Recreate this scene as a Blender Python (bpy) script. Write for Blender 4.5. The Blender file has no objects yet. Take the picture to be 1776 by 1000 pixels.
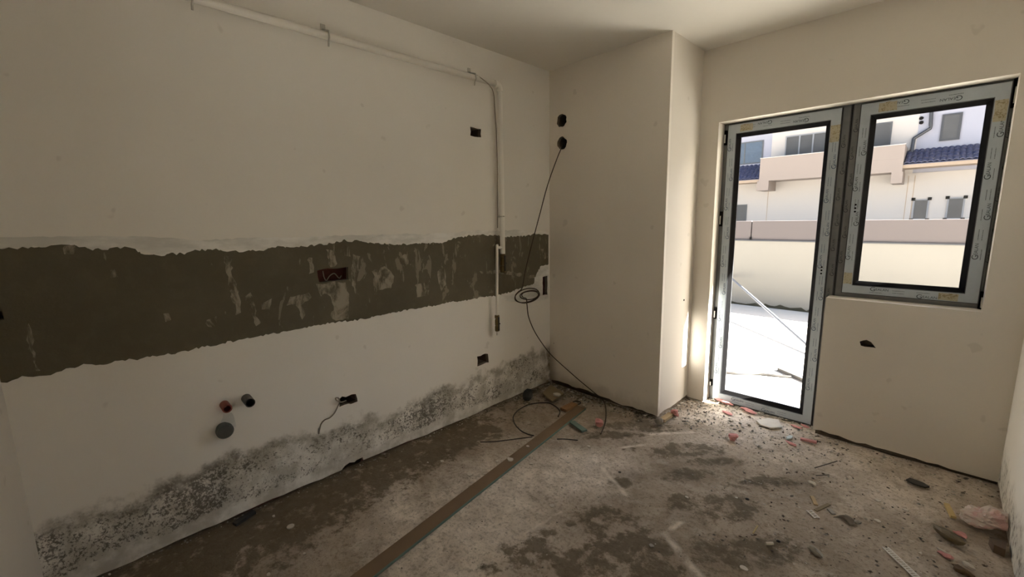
import bpy, bmesh, math, random
import numpy as np
from mathutils import Vector, Matrix

# ------------------------------------------------------------------ camera
F_PX, YAW, PITCH, ROLL = 741.6643, -0.7897, -0.1598, -0.0173
CAM = np.array([2.35, -2.7877, 1.4423])
XC, Y2, XR, Y0, H = 1.0145, 0.5029, 2.6843, -3.063, 2.6   # column side, window wall, right wall, near-left wall, ceiling

def cam_axes():
    cy, sy, cp, sp = math.cos(YAW), math.sin(YAW), math.cos(PITCH), math.sin(PITCH)
    f = np.array([sy*cp, cy*cp, sp]); r = np.array([cy, -sy, 0.0]); u = np.cross(r, f)
    cr, sr = math.cos(ROLL), math.sin(ROLL)
    return cr*r+sr*u, -sr*r+cr*u, f
RGT, UPV, FWD = cam_axes()
scene = bpy.context.scene
cd = bpy.data.cameras.new('camera'); cd.sensor_width = 36.0; cd.lens = F_PX/1776*36.0; cd.clip_start = 0.02; cd.clip_end = 300
cam = bpy.data.objects.new('camera', cd); scene.collection.objects.link(cam)
cam.matrix_world = Matrix(((RGT[0], UPV[0], -FWD[0], CAM[0]), (RGT[1], UPV[1], -FWD[1], CAM[1]), (RGT[2], UPV[2], -FWD[2], CAM[2]), (0, 0, 0, 1)))
scene.camera = cam

# ------------------------------------------------------------------ light and exposure
SUN_S, SUN_T = 0.40, 0.705            # sunlight travels along (-1, -S, -T)
world = bpy.data.worlds.new('world'); scene.world = world; world.use_nodes = True
wn = world.node_tree.nodes; wl = world.node_tree.links; wn.clear()
sky = wn.new('ShaderNodeTexSky'); sky.sky_type = 'NISHITA'; sky.sun_disc = False
sky.sun_elevation = math.atan2(SUN_T, math.hypot(1, SUN_S)); sky.sun_rotation = math.atan2(1, SUN_S)
sky.air_density = 1.0; sky.dust_density = 3.0; sky.ozone_density = 1.0
bg = wn.new('ShaderNodeBackground'); bg.inputs['Strength'].default_value = 0.72
wo = wn.new('ShaderNodeOutputWorld'); wl.new(sky.outputs[0], bg.inputs[0]); wl.new(bg.outputs[0], wo.inputs[0])
sl = bpy.data.lights.new('sun', 'SUN'); sl.energy = 114.0; sl.angle = math.radians(0.53); sl.color = (1.0, 0.98, 0.94)
sun = bpy.data.objects.new('sun', sl); scene.collection.objects.link(sun)
sun.rotation_euler = Vector((1, SUN_S, SUN_T)).to_track_quat('Z', 'Y').to_euler(); sun.location = (6, 6, 8)
vs = scene.view_settings; vs.view_transform = 'Standard'; vs.look = 'None'; vs.gamma = 1.0; vs.use_curve_mapping = False
vs.exposure = 0.20
try:
    cy_ = scene.cycles; cy_.max_bounces = 14; cy_.diffuse_bounces = 10; cy_.glossy_bounces = 4; cy_.transparent_max_bounces = 16
    cy_.use_denoising = True; cy_.caustics_reflective = False; cy_.caustics_refractive = False
except Exception:
    pass

# ------------------------------------------------------------------ pixel -> place
def ray(px, py): return FWD + RGT*(px-888)/F_PX - UPV*(py-500)/F_PX
def on(axis, val, px, py):
    v = ray(px, py); return CAM + v*((val-CAM[axis])/v[axis])
def fl(px, py, z=0.0): return on(2, z, px, py)
def wx(px, py, x=0.0): return on(0, x, px, py)
def wy(px, py, y=Y2): return on(1, y, px, py)

# ------------------------------------------------------------------ mesh helpers
COL = scene.collection
WORLD_OFF = {}
def mesh_data(name, verts, faces, mat=None, smooth=False):
    me = bpy.data.meshes.new(name); me.from_pydata([tuple(map(float, v)) for v in verts], [], faces); me.update()
    if mat: me.materials.append(mat)
    if smooth:
        for p in me.polygons: p.use_smooth = True
    return me
def mobj(name, vf, mat=None, parent=None, origin=None, smooth=False):
    """verts in world space; stored relative to the parent's (or own) base point"""
    verts, faces = vf
    off = np.array(WORLD_OFF[parent.name] if parent else (origin if origin is not None else (0, 0, 0)), float)
    V = np.asarray(verts, float) - off
    o = bpy.data.objects.new(name, mesh_data(name, V, faces, mat, smooth)); COL.objects.link(o)
    if parent: o.parent = parent
    else: o.location = off
    WORLD_OFF[o.name] = tuple(off)
    return o
def empty(name, loc):
    o = bpy.data.objects.new(name, None); COL.objects.link(o); o.location = tuple(map(float, loc)); o.empty_display_size = 0.1
    WORLD_OFF[o.name] = tuple(map(float, loc)); return o
def tag(o, label=None, cat=None, group=None, kind=None):
    if label: o['label'] = label
    if cat: o['category'] = cat
    if group: o['group'] = group
    if kind: o['kind'] = kind
    return o
def join(*parts):
    V, Fs = [], []
    for v, f in parts:
        n = len(V); V.extend([tuple(map(float, p)) for p in v]); Fs.extend([tuple(i+n for i in q) for q in f])
    return V, Fs
def box(x0, x1, y0, y1, z0, z1):
    v = [(x0, y0, z0), (x1, y0, z0), (x1, y1, z0), (x0, y1, z0), (x0, y0, z1), (x1, y0, z1), (x1, y1, z1), (x0, y1, z1)]
    return v, [(3, 2, 1, 0), (4, 5, 6, 7), (0, 1, 5, 4), (1, 2, 6, 5), (2, 3, 7, 6), (3, 0, 4, 7)]
def prism(poly, n):
    """closed prism: 3-D polygon pushed along vector n"""
    p = [np.array(q, float) for q in poly]; m = len(p); n = np.array(n, float)
    nrm = sum((np.cross(p[i], p[(i+1) % m]) for i in range(m)), np.zeros(3))
    if np.dot(nrm, n) > 0: p = p[::-1]
    v = p + [q+n for q in p]
    return v, [tuple(range(m)), tuple(range(2*m-1, m-1, -1))] + [(i, m+i, m+(i+1) % m, (i+1) % m) for i in range(m)]
def tube(pts, r, n=8, cap=True, closed=False):
    P = [np.array(p, float) for p in pts]; m = len(P); V, Fs = [], []
    rr = r if hasattr(r, '__len__') else [r]*m
    up = None
    for i in range(m):
        t = P[min(i+1, m-1)]-P[max(i-1, 0)]; t = t/(np.linalg.norm(t)+1e-9)
        if up is None:
            a = np.array([0, 0, 1.0]) if abs(t[2]) < .9 else np.array([1.0, 0, 0])
            up = a
        s = np.cross(t, up); s = s/(np.linalg.norm(s)+1e-9); up = np.cross(s, t)
        for k in range(n):
            a = 2*math.pi*k/n; V.append(P[i]+rr[i]*(math.cos(a)*s+math.sin(a)*up))
    for i in range(m-1):
        for k in range(n): Fs.append((i*n+k, (i+1)*n+k, (i+1)*n+(k+1) % n, i*n+(k+1) % n))
    Fs = [f[::-1] for f in Fs]
    if cap: Fs += [tuple(range(n)), tuple(range((m-1)*n+n-1, (m-1)*n-1, -1))]
    return V, Fs
def spline(pts, k=8):
    P = [np.array(p, float) for p in pts]; P = [2*P[0]-P[1]]+P+[2*P[-1]-P[-2]]; out = []
    for i in range(1, len(P)-2):
        a, b, c, d = P[i-1:i+3]
        for j in range(k):
            t = j/k
            out.append(.5*((2*b)+(c-a)*t+(2*a-5*b+4*c-d)*t*t+(3*b-a-3*c+d)*t**3))
    return out+[P[-2]]
def ring_tube(c, axis, r0, r1, length, n=20):
    """hollow pipe stub, from c along axis"""
    ax = np.array(axis, float); ax /= np.linalg.norm(ax)
    s = np.cross(ax, (0, 0, 1.0)); s /= np.linalg.norm(s); u = np.cross(s, ax); V, Fs = [], []
    prof = [(r0, 0), (r0, length), (r1, length), (r1, length*.15)]
    for (r, d) in prof:
        for k in range(n):
            a = 2*math.pi*k/n; V.append(np.array(c)+ax*d+r*(math.cos(a)*s+math.sin(a)*u))
    for j in range(3):
        for k in range(n): Fs.append((j*n+k, j*n+(k+1) % n, (j+1)*n+(k+1) % n, (j+1)*n+k))
    Fs.append(tuple(range(3*n, 4*n)))
    return V, Fs
def lathe(c, axis, prof, n=20):
    ax = np.array(axis, float); ax /= np.linalg.norm(ax)
    ref = (0, 0, 1.0) if abs(ax[2]) < .9 else (1.0, 0, 0)
    s = np.cross(ax, ref); s /= np.linalg.norm(s); u = np.cross(s, ax); V, Fs = [], []
    for (r, d) in prof:
        for k in range(n):
            a = 2*math.pi*k/n; V.append(np.array(c)+ax*d+r*(math.cos(a)*s+math.sin(a)*u))
    for j in range(len(prof)-1):
        for k in range(n): Fs.append((j*n+k, j*n+(k+1) % n, (j+1)*n+(k+1) % n, (j+1)*n+k))
    Fs += [tuple(range(n-1, -1, -1)), tuple(range((len(prof)-1)*n, len(prof)*n))]
    return V, Fs
def rag(pts, amp, step, seed, lock=()):
    """subdivide a closed 2-D outline and jitter it"""
    rnd = random.Random(seed); out = []
    m = len(pts)
    for i in range(m):
        a = np.array(pts[i], float); b = np.array(pts[(i+1) % m], float); L = np.linalg.norm(b-a); k = max(1, int(L/step))
        if i in lock: k = 1
        for j in range(k):
            q = a+(b-a)*j/k
            if i not in lock or j: q = q+np.array([rnd.uniform(-amp, amp), rnd.uniform(-amp, amp)])
            out.append(q)
    return out
def lump(c, sx, sy, sz, seed, rough=.25, sub=2, rot=0.0, flat=0.0):
    """irregular stone / foam lump whose base rests at c"""
    rnd = np.random.RandomState(seed); bm = bmesh.new(); bmesh.ops.create_icosphere(bm, subdivisions=sub, radius=1.0)
    V = np.array([v.co[:] for v in bm.verts]); Fs = [tuple(v.index for v in f.verts) for f in bm.faces]; bm.free()
    d = np.zeros(len(V))
    for k in range(5):
        w = rnd.normal(size=3)*(1.5+k); d += np.sin(V@w+rnd.uniform(0, 6))/(1+k*.6)
    V = V*(1+rough*.5*d[:, None]+rnd.uniform(-.06, .06, (len(V), 1)))
    V = V*np.array([sx, sy, sz]); V[:, 2] -= V[:, 2].min(); 
    if flat: V[:, 2] = np.maximum(V[:, 2]-flat*sz, 0)
    cr, sr = math.cos(rot), math.sin(rot)
    V = np.stack([V[:, 0]*cr-V[:, 1]*sr, V[:, 0]*sr+V[:, 1]*cr, V[:, 2]], 1)
    return V+np.array(c), Fs
def flake(c, sx, sy, th, seed, n=9, rot=0.0, tilt=0.0):
    """flat ragged shard lying at c"""
    rnd = random.Random(seed); pts = []
    for k in range(n):
        a = 2*math.pi*k/n; r = rnd.uniform(.72, 1.08); x, y = sx*r*math.cos(a), sy*r*math.sin(a)
        X, Y = x*math.cos(rot)-y*math.sin(rot), x*math.sin(rot)+y*math.cos(rot)
        pts.append((c[0]+X, c[1]+Y, c[2]+tilt*(X+max(sx, sy))))
    return prism(pts, (0, 0, th))
def bar(a, b, w, th, lift=0.0, lift2=None):
    """flat strip lying on the floor between two floor points"""
    a = np.array(a, float); b = np.array(b, float); d = b-a; d[2] = 0; d /= np.linalg.norm(d); s = np.array([-d[1], d[0], 0])*w/2
    l2 = lift if lift2 is None else lift2
    poly = [a-s+(0, 0, lift), b-s+(0, 0, l2), b+s+(0, 0, l2), a+s+(0, 0, lift)]
    return prism(poly, (0, 0, th))
def cut(o, cutter_vfs, mat=None):
    """boolean-difference prisms out of an object's mesh"""
    V, Fs = join(*cutter_vfs)
    off = np.array(WORLD_OFF[o.name]); c = bpy.data.objects.new('cutter', mesh_data('cutter', np.array(V)-off, Fs, mat)); COL.objects.link(c)
    c.matrix_world = Matrix.Translation(off.tolist())
    m = o.modifiers.new('b', 'BOOLEAN'); m.operation = 'DIFFERENCE'; m.solver = 'EXACT'; m.object = c
    try: m.material_mode = 'TRANSFER'
    except Exception: pass
    bpy.context.view_layer.update(); dg = bpy.context.evaluated_depsgraph_get()
    me = bpy.data.meshes.new_from_object(o.evaluated_get(dg)); old = o.data; o.modifiers.clear(); o.data = me; me.name = old.name
    bpy.data.meshes.remove(old); cm = c.data; bpy.data.objects.remove(c); bpy.data.meshes.remove(cm)

# ------------------------------------------------------------------ material helpers
def lin(c):
    c = c/255.0
    return c/12.92 if c <= .04045 else ((c+.055)/1.055)**2.4
def rgb(r, g, b): return (lin(r), lin(g), lin(b), 1.0)
class NT:
    def __init__(s, name):
        s.mat = bpy.data.materials.new(name); s.mat.use_nodes = True; s.t = s.mat.node_tree; s.t.nodes.clear()
        s.out = s.t.nodes.new('ShaderNodeOutputMaterial'); s._tc = None
    def n(s, typ, **kw):
        nd = s.t.nodes.new(typ)
        for k, v in kw.items(): setattr(nd, k, v)
        return nd
    def put(s, sock, v):
        if isinstance(v, bpy.types.NodeSocket): s.t.links.new(v, sock)
        elif v is not None: sock.default_value = v
    @property
    def co(s):
        if s._tc is None: s._tc = s.n('ShaderNodeTexCoord')
        return s._tc.outputs['Object']
    def sep(s, v=None):
        nd = s.n('ShaderNodeSeparateXYZ'); s.put(nd.inputs[0], v or s.co); return nd.outputs
    def m(s, op, a, b=None, c=None, clamp=False):
        nd = s.n('ShaderNodeMath', operation=op, use_clamp=clamp); s.put(nd.inputs[0], a); s.put(nd.inputs[1], b); s.put(nd.inputs[2], c); return nd.outputs[0]
    def scale(s, v, xyz):
        nd = s.n('ShaderNodeMapping'); s.put(nd.inputs['Vector'], v or s.co); nd.inputs['Scale'].default_value = xyz; return nd.outputs[0]
    def noise(s, sc, det=4.0, rough=.55, vec=None, dist=0.0):
        nd = s.n('ShaderNodeTexNoise'); s.put(nd.inputs['Vector'], vec or s.co); nd.inputs['Scale'].default_value = sc
        nd.inputs['Detail'].default_value = det; nd.inputs['Roughness'].default_value = rough; nd.inputs['Distortion'].default_value = dist
        return nd.outputs['Fac']
    def voro(s, sc, vec=None, feature='F1'):
        nd = s.n('ShaderNodeTexVoronoi', feature=feature); s.put(nd.inputs['Vector'], vec or s.co); nd.inputs['Scale'].default_value = sc
        return nd.outputs['Distance']
    def step(s, v, a, b, smooth=True):
        nd = s.n('ShaderNodeMapRange'); nd.interpolation_type = 'SMOOTHSTEP' if smooth else 'LINEAR'
        s.put(nd.inputs['Value'], v); s.put(nd.inputs['From Min'], a); s.put(nd.inputs['From Max'], b)
        nd.inputs['To Min'].default_value = 0; nd.inputs['To Max'].default_value = 1; return nd.outputs['Result']
    def mix(s, f, a, b):
        nd = s.n('ShaderNodeMix', data_type='RGBA'); s.put(nd.inputs[0], f); s.put(nd.inputs[6], a); s.put(nd.inputs[7], b); return nd.outputs[2]
    def mul(s, a, b):
        nd = s.n('ShaderNodeMix', data_type='RGBA', blend_type='MULTIPLY'); nd.inputs[0].default_value = 1; s.put(nd.inputs[6], a); s.put(nd.inputs[7], b); return nd.outputs[2]
    def attr(s, name):
        nd = s.n('ShaderNodeAttribute'); nd.attribute_name = name; return nd.outputs['Fac']
    def curve(s, x, pts):
        nd = s.n('ShaderNodeFloatCurve'); s.put(nd.inputs['Value'], x); c = nd.mapping.curves[0]
        while len(c.points) < len(pts): c.points.new(.5, .5)
        for p, (a, b) in zip(c.points, sorted(pts)): p.location = (a, b); p.handle_type = 'VECTOR'
        nd.mapping.update(); return nd.outputs[0]
    def done(s, color, rough=.85, bump=None, bstr=.3, bdist=.004, metal=0.0, spec=None, trans=None):
        b = s.n('ShaderNodeBsdfPrincipled'); s.put(b.inputs['Base Color'], color); s.put(b.inputs['Roughness'], rough); b.inputs['Metallic'].default_value = metal
        if spec is not None: b.inputs['Specular IOR Level'].default_value = spec
        if bump is not None:
            bp = s.n('ShaderNodeBump'); bp.inputs['Strength'].default_value = bstr; bp.inputs['Distance'].default_value = bdist
            s.put(bp.inputs['Height'], bump); s.t.links.new(bp.outputs[0], b.inputs['Normal'])
        s.t.links.new(b.outputs[0], s.out.inputs[0]); return s.mat
def plain(name, c, rough=.7, var=.12, sc=20.0, metal=0.0, bump=.0, spec=None):
    t = NT(name); f = t.noise(sc, 4)
    c2 = tuple(x*(1-var*2) for x in c[:3])+(1,)
    return t.done(t.mix(f, c2, c), rough, f if bump else None, bump, .003, metal, spec)

# ------------------------------------------------------------------ surface materials
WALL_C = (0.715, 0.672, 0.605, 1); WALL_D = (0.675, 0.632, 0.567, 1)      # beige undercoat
LEFT_C = (0.87, 0.848, 0.80, 1); LEFT_D = (0.84, 0.818, 0.77, 1)          # whiter undercoat on the long wall
def wall_base(t, WALL_C=WALL_C, WALL_D=WALL_D):
    big = t.noise(1.3, 3); fine = t.noise(38, 3)
    c = t.mix(t.step(big, .3, .7), WALL_D, WALL_C)
    sp = t.step(t.noise(9, 2, .5), .70, .74)
    c = t.mix(t.m('MULTIPLY', sp, .18), c, (.33, .29, .24, 1))
    return c, fine
def make_wall_plain(name, mold=None, white=False):
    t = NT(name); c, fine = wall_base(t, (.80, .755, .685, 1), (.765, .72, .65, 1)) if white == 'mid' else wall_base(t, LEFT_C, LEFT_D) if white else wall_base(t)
    if mold: c = mold(t, c)
    return t.done(c, .9, fine, .08, .003, spec=.2)
# damp and mould along the foot of the left wall: outline read from the photo
mold_px = [(60, 912), (100, 898), (180, 868), (260, 850), (340, 818), (400, 786), (470, 756), (550, 748), (600, 730), (660, 712), (720, 690), (790, 664), (830, 646), (870, 632), (905, 612), (953, 600)]
mold_pts = [((wx(x, y)[1]-Y0)/3.2, max(0.0, wx(x, y)[2])) for x, y in mold_px]
def mold_left(t, c):
    x, y, z = t.sep()
    yn = t.m('DIVIDE', t.m('SUBTRACT', y, Y0), 3.2)
    top = t.curve(yn, [(0, mold_pts[0][1])]+mold_pts+[(1, mold_pts[-1][1])])
    wob = t.m('MULTIPLY', t.m('SUBTRACT', t.noise(5.5, 6, .65), .5), .30)
    d = t.m('ADD', t.m('SUBTRACT', top, z), wob)              # >0 inside the damp zone
    inside = t.step(d, -.015, .06)
    rim = t.m('MULTIPLY', inside, t.m('SUBTRACT', 1.0, t.step(d, .03, .11)))
    low = t.step(t.m('ADD', z, t.m('MULTIPLY', t.noise(5, 3), .06)), .07, .11)     # cleaner strip close to the floor
    dens = t.m('MULTIPLY', t.m('ADD', t.noise(2.6, 3), t.m('MULTIPLY', t.m('SUBTRACT', 1.0, t.step(y, -2.5, -1.9)), .10)), low)
    sp = t.noise(85, 6, .78); sp2 = t.noise(30, 6, .75)
    thr = t.m('SUBTRACT', .685, t.m('MULTIPLY', dens, .34))
    spots = t.m('MULTIPLY', t.step(t.m('ADD', t.m('MULTIPLY', sp, .55), t.m('MULTIPLY', sp2, .45)), thr, t.m('ADD', thr, .06)), t.m('MULTIPLY', t.step(d, .0, .09), low))
    haze = t.m('MULTIPLY', inside, t.step(t.noise(6, 5, .65), .34, .62))
    c = t.mix(t.m('MULTIPLY', haze, .55), c, (.24, .215, .15, 1))
    c = t.mix(t.m('MULTIPLY', t.m('MULTIPLY', rim, t.step(t.noise(12, 4, .6), .35, .6)), .55), c, (.19, .165, .105, 1))
    c = t.mix(t.m('MULTIPLY', spots, .80), c, (.065, .053, .035, 1))
    corner = t.m('MULTIPLY', t.step(y, -.16, -.0), t.m('SUBTRACT', 1.0, t.step(z, .25, .42)))   # brown stain in the corner by the column
    c = t.mix(t.m('MULTIPLY', t.m('MULTIPLY', corner, t.step(t.noise(14, 5, .65), .3, .6)), .85), c, (.16, .11, .05, 1))
    return c
def mold_right(t, c):
    x, y, z = t.sep()
    d = t.m('SUBTRACT', t.m('ADD', -.02, t.m('MULTIPLY', t.noise(5, 5, .65), .42)), z)
    inside = t.step(d, -.03, .10)
    sp = t.step(t.noise(40, 6, .75, vec=t.scale(None, (1, 1, .5))), .50, .60)
    c = t.mix(t.m('MULTIPLY', inside, .35), c, (.30, .26, .18, 1))
    return t.mix(t.m('MULTIPLY', t.m('MULTIPLY', sp, inside), .75), c, (.10, .085, .06, 1))
def mold_column(t, c):
    x, y, z = t.sep()
    d = t.m('SUBTRACT', t.m('MULTIPLY', t.noise(6, 5, .65), .22), z)
    c = t.mix(t.m('MULTIPLY', t.step(d, -.04, .08), .35), c, (.25, .2, .13, 1))
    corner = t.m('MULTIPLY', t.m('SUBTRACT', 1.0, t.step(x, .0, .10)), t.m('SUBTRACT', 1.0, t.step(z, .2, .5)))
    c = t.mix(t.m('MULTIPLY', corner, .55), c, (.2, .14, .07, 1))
    fly = t.m('MULTIPLY', t.step(t.noise(34, 2), .74, .78), t.m('SUBTRACT', 1.0, t.step(z, .35, .6)))
    return t.mix(t.m('MULTIPLY', fly, .8), c, (.06, .05, .035, 1))
M = {}
M['wall_left'] = make_wall_plain('plaster_left', mold_left, True)
M['wall_right'] = make_wall_plain('plaster_right', mold_right, True)
M['wall_column'] = make_wall_plain('plaster_column', mold_column, 'mid')
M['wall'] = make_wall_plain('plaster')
t = NT('ceiling_paint'); M['ceiling'] = t.done(t.mix(t.noise(1.5, 3), (.73, .70, .64, 1), (.77, .74, .68, 1)), .9, t.noise(30, 3), .05, spec=.2)
t = NT('red_brick'); f = t.noise(28, 5); M['brick'] = t.done(t.mix(f, (.06, .018, .012, 1), (.14, .042, .028, 1)), .9, f, .6, .006)
t = NT('footing_and_hole_shade'); f = t.noise(25, 5); M['footing'] = t.done(t.mix(f, (.045, .035, .024, 1), (.13, .105, .075, 1)), .95, f, .6, .006)  # footing tone, also used to darken the inside of wall holes
t = NT('cut_plaster'); M['cutedge'] = t.done(t.mix(t.noise(40, 4), (.10, .08, .06, 1), (.34, .29, .22, 1)), .95)
# bare cement band
t = NT('cement_band'); x, y, z = t.sep()
n1 = t.noise(3.0, 5, .6); n2 = t.noise(16, 5, .65)
c = t.mix(n1, (.098, .088, .060, 1), (.165, .150, .107, 1)); c = t.mix(t.m('MULTIPLY', t.step(n2, .45, .7), .25), c, (.19, .165, .115, 1))
drift = t.step(y, -2.75, -1.2)
streak = t.noise(1.0, 5, .62, vec=t.scale(None, (1, 15, 5.5)), dist=.6)
thr = t.m('SUBTRACT', .69, t.m('MULTIPLY', drift, .125))
sm = t.step(streak, thr, t.m('ADD', thr, .03))
c = t.mix(t.m('MULTIPLY', sm, .55), c, (.35, .315, .25, 1))
M['band'] = t.done(c, .92, t.m('ADD', n2, t.noise(90, 2)), .25, .003, spec=.2)
t = NT('skim_coat'); f = t.step(t.noise(9, 5, .65, vec=t.scale(None, (1, .35, 1))), .35, .65); M['skim'] = t.done(t.mix(f, (.66, .655, .62, 1), (.92, .91, .88, 1)), .9, f, .15, .003, spec=.2)
t = NT('plaster_smear'); f = t.noise(14, 6, .7, vec=t.scale(None, (1, 1, .45)), dist=.5)
M['smear'] = t.done(t.mix(t.step(f, .42, .60), (.125, .112, .078, 1), (.37, .335, .265, 1)), .92, f, .3, .003, spec=.2)
# floor screed, driven by large masks stored on the mesh and fine noise in the shader
t = NT('floor_screed'); wet = t.attr('damp'); pale = t.attr('pale'); dustm = t.attr('scratch')
n1 = t.noise(2.4, 6, .62, dist=.4); n2 = t.noise(9, 7, .68, dist=.3); n3 = t.noise(60, 5, .72); n4 = t.noise(24, 6, .72)
c = t.mix(t.step(n1, .3, .7), (.27, .22, .165, 1), (.46, .39, .315, 1))
c = t.mix(t.m('MULTIPLY', t.step(n2, .48, .70), .55), c, (.58, .51, .43, 1))
pm = t.m('MULTIPLY', pale, t.m('ADD', .75, t.m('MULTIPLY', t.m('SUBTRACT', n2, .5), 2.4)), clamp=True)
c = t.mix(pm, c, (.76, .68, .59, 1))
c = t.mix(t.m('MULTIPLY', t.step(n4, .52, .66), .45), c, (.19, .15, .105, 1))
c = t.mix(t.m('MULTIPLY', t.step(n3, .50, .64), .45), c, (.14, .112, .078, 1))
c = t.mix(t.m('MULTIPLY', t.step(n3, .60, .40), .0), c, (.5, .45, .4, 1))
wv = t.m('ADD', t.m('MULTIPLY', wet, .62), t.m('ADD', t.m('MULTIPLY', t.m('SUBTRACT', n2, .5), 1.5), t.m('MULTIPLY', t.m('SUBTRACT', n4, .5), .9)))
wm = t.step(wv, .24, .54)
c = t.mix(t.m('MULTIPLY', wm, .82), c, (.11, .085, .05, 1))
sm_ = t.m('MULTIPLY', dustm, t.step(t.m('ADD', n2, t.m('MULTIPLY', n4, .5)), .55, .85))
c = t.mix(sm_, c, (.78, .70, .61, 1))
M['floor'] = t.done(c, t.m('SUBTRACT', .92, t.m('MULTIPLY', wm, .10)), t.m('ADD', t.m('ADD', n3, n4), t.m('MULTIPLY', n2, 2.0)), .6, .008, spec=.2)
# joinery
M['anthracite'] = plain('anthracite_plastic', (.055, .058, .062, 1), .45, .05, 30)
M['gasket'] = plain('black_rubber', (.009, .0085, .0085, 1), .9, .05, spec=.05)
t = NT('protective_film'); f = t.noise(9, 4, .6, dist=1.5); M['film'] = t.done(t.mix(f, (.37, .425, .475, 1), (.49, .55, .60, 1)), .38, f, .25, .004)
t = NT('dark_film'); f = t.noise(9, 4, .6, dist=1.5); M['film_dark'] = t.done(t.mix(f, (.145, .152, .152, 1), (.225, .232, .230, 1)), .4, f, .25, .004)
M['ink'] = plain('print_ink', (.035, .04, .05, 1), .6, .05)
M['ink_blue'] = plain('blue_print_ink', (.05, .07, .16, 1), .6, .05)
t = NT('sticker_paper'); f = t.noise(45, 4, .6, dist=2.0); M['sticker'] = t.done(t.mix(t.step(f, .52, .58), (.44, .40, .29, 1), (.28, .235, .13, 1)), .6)
t = NT('window_glass'); tr = t.n('ShaderNodeBsdfTransparent'); tr.inputs[0].default_value = (.97, .975, .97, 1)
gl = t.n('ShaderNodeBsdfGlossy'); gl.inputs['Roughness'].default_value = .02; geo = t.n('ShaderNodeNewGeometry'); dt = t.n('ShaderNodeVectorMath', operation='DOT_PRODUCT')
t.t.links.new(geo.outputs['Normal'], dt.inputs[0]); t.t.links.new(geo.outputs['Incoming'], dt.inputs[1])
sch = t.m('ADD', .04, t.m('MULTIPLY', .96, t.m('POWER', t.m('SUBTRACT', 1.0, t.m('ABSOLUTE', dt.outputs['Value'])), 5.0)), clamp=True)   # reflection of plain glass
mx = t.n('ShaderNodeMixShader'); t.t.links.new(sch, mx.inputs[0]); t.t.links.new(tr.outputs[0], mx.inputs[1]); t.t.links.new(gl.outputs[0], mx.inputs[2])
t.t.links.new(mx.outputs[0], t.out.inputs[0]); M['glass'] = t.mat
# pipes, cables, debris
M['pipe_white'] = plain('white_pipe_paint', (.90, .87, .81, 1), .35, .04)
M['brass'] = plain('aged_brass', (.20, .145, .055, 1), .45, .2, 60, .6)
M['valve_black'] = plain('black_valve_handle', (.02, .017, .012, 1), .5, .1)
M['steel'] = plain('galvanised_clip', (.62, .60, .55, 1), .45, .12, 50)
M['cable'] = plain('brown_cable', (.055, .035, .02, 1), .6, .1)
M['cable_black'] = plain('black_cable', (.018, .014, .010, 1), .6, .1)
M['cable_grey'] = plain('grey_cable', (.26, .23, .18, 1), .6, .1)
M['cable_pale'] = plain('pale_cable', (.40, .36, .29, 1), .6, .1)
M['red_pipe'] = plain('red_plastic', (.22, .045, .03, 1), .5, .1)
M['black_pipe'] = plain('black_plastic', (.035, .035, .034, 1), .45, .1)
M['grey_pipe'] = plain('grey_drain_plastic', (.095, .10, .092, 1), .5, .1)
M['board_brown'] = plain('brown_board_paper', (.205, .14, .082, 1), .85, .12, 14)
M['board_green'] = plain('green_board_paper', (.15, .22, .185, 1), .85, .12, 20)
M['gypsum'] = plain('gypsum', (.55, .52, .46, 1), .95, .1, 30)
M['white_chip'] = plain('white_plaster_chip', (.66, .61, .53, 1), .95, .12, 40)
M['grey_chip'] = plain('grey_plaster_chip', (.40, .37, .32, 1), .95, .18, 60, bump=.4)
M['blue_chip'] = plain('blue_white_chip', (.52, .60, .62, 1), .8, .1, 40)
M['pink'] = plain('pink_foam', (.68, .31, .29, 1), .9, .2, 60, bump=.5)
M['cardboard'] = plain('brown_cardboard', (.25, .195, .115, 1), .9, .1, 25)
M['wood'] = plain('raw_wood', (.50, .37, .205, 1), .8, .15, 60)
M['wood_orange'] = plain('orange_wood', (.36, .20, .09, 1), .8, .2, 60)
M['wood_yellow'] = plain('yellow_wood', (.56, .43, .20, 1), .8, .12, 60)
M['dark_stone'] = plain('dark_stone', (.19, .165, .13, 1), .9, .3, 60, bump=.5)
M['black_scrap'] = plain('black_scrap_plastic', (.03, .03, .028, 1), .6, .1)
M['brown_scrap'] = plain('brown_scrap', (.14, .085, .035, 1), .7, .2, 30)
M['brown_brick'] = plain('brown_brick_scrap', (.135, .095, .065, 1), .95, .15, 40)
M['olive'] = plain('olive_glass_scrap', (.16, .125, .065, 1), .55, .2, 15)
t = NT('pink_plastic_film'); pb = t.n('ShaderNodeBsdfPrincipled'); pb.inputs['Base Color'].default_value = (.74, .62, .58, 1); pb.inputs['Roughness'].default_value = .3
f = t.noise(14, 5); t.put(pb.inputs['Base Color'], t.mix(t.step(f, .4, .6), (.74, .66, .60, 1), (.66, .42, .40, 1)))
trn = t.n('ShaderNodeBsdfTransparent'); mxs = t.n('ShaderNodeMixShader'); mxs.inputs[0].default_value = .72
t.t.links.new(trn.outputs[0], mxs.inputs[1]); t.t.links.new(pb.outputs[0], mxs.inputs[2]); t.t.links.new(mxs.outputs[0], t.out.inputs[0]); M['bag'] = t.mat
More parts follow.
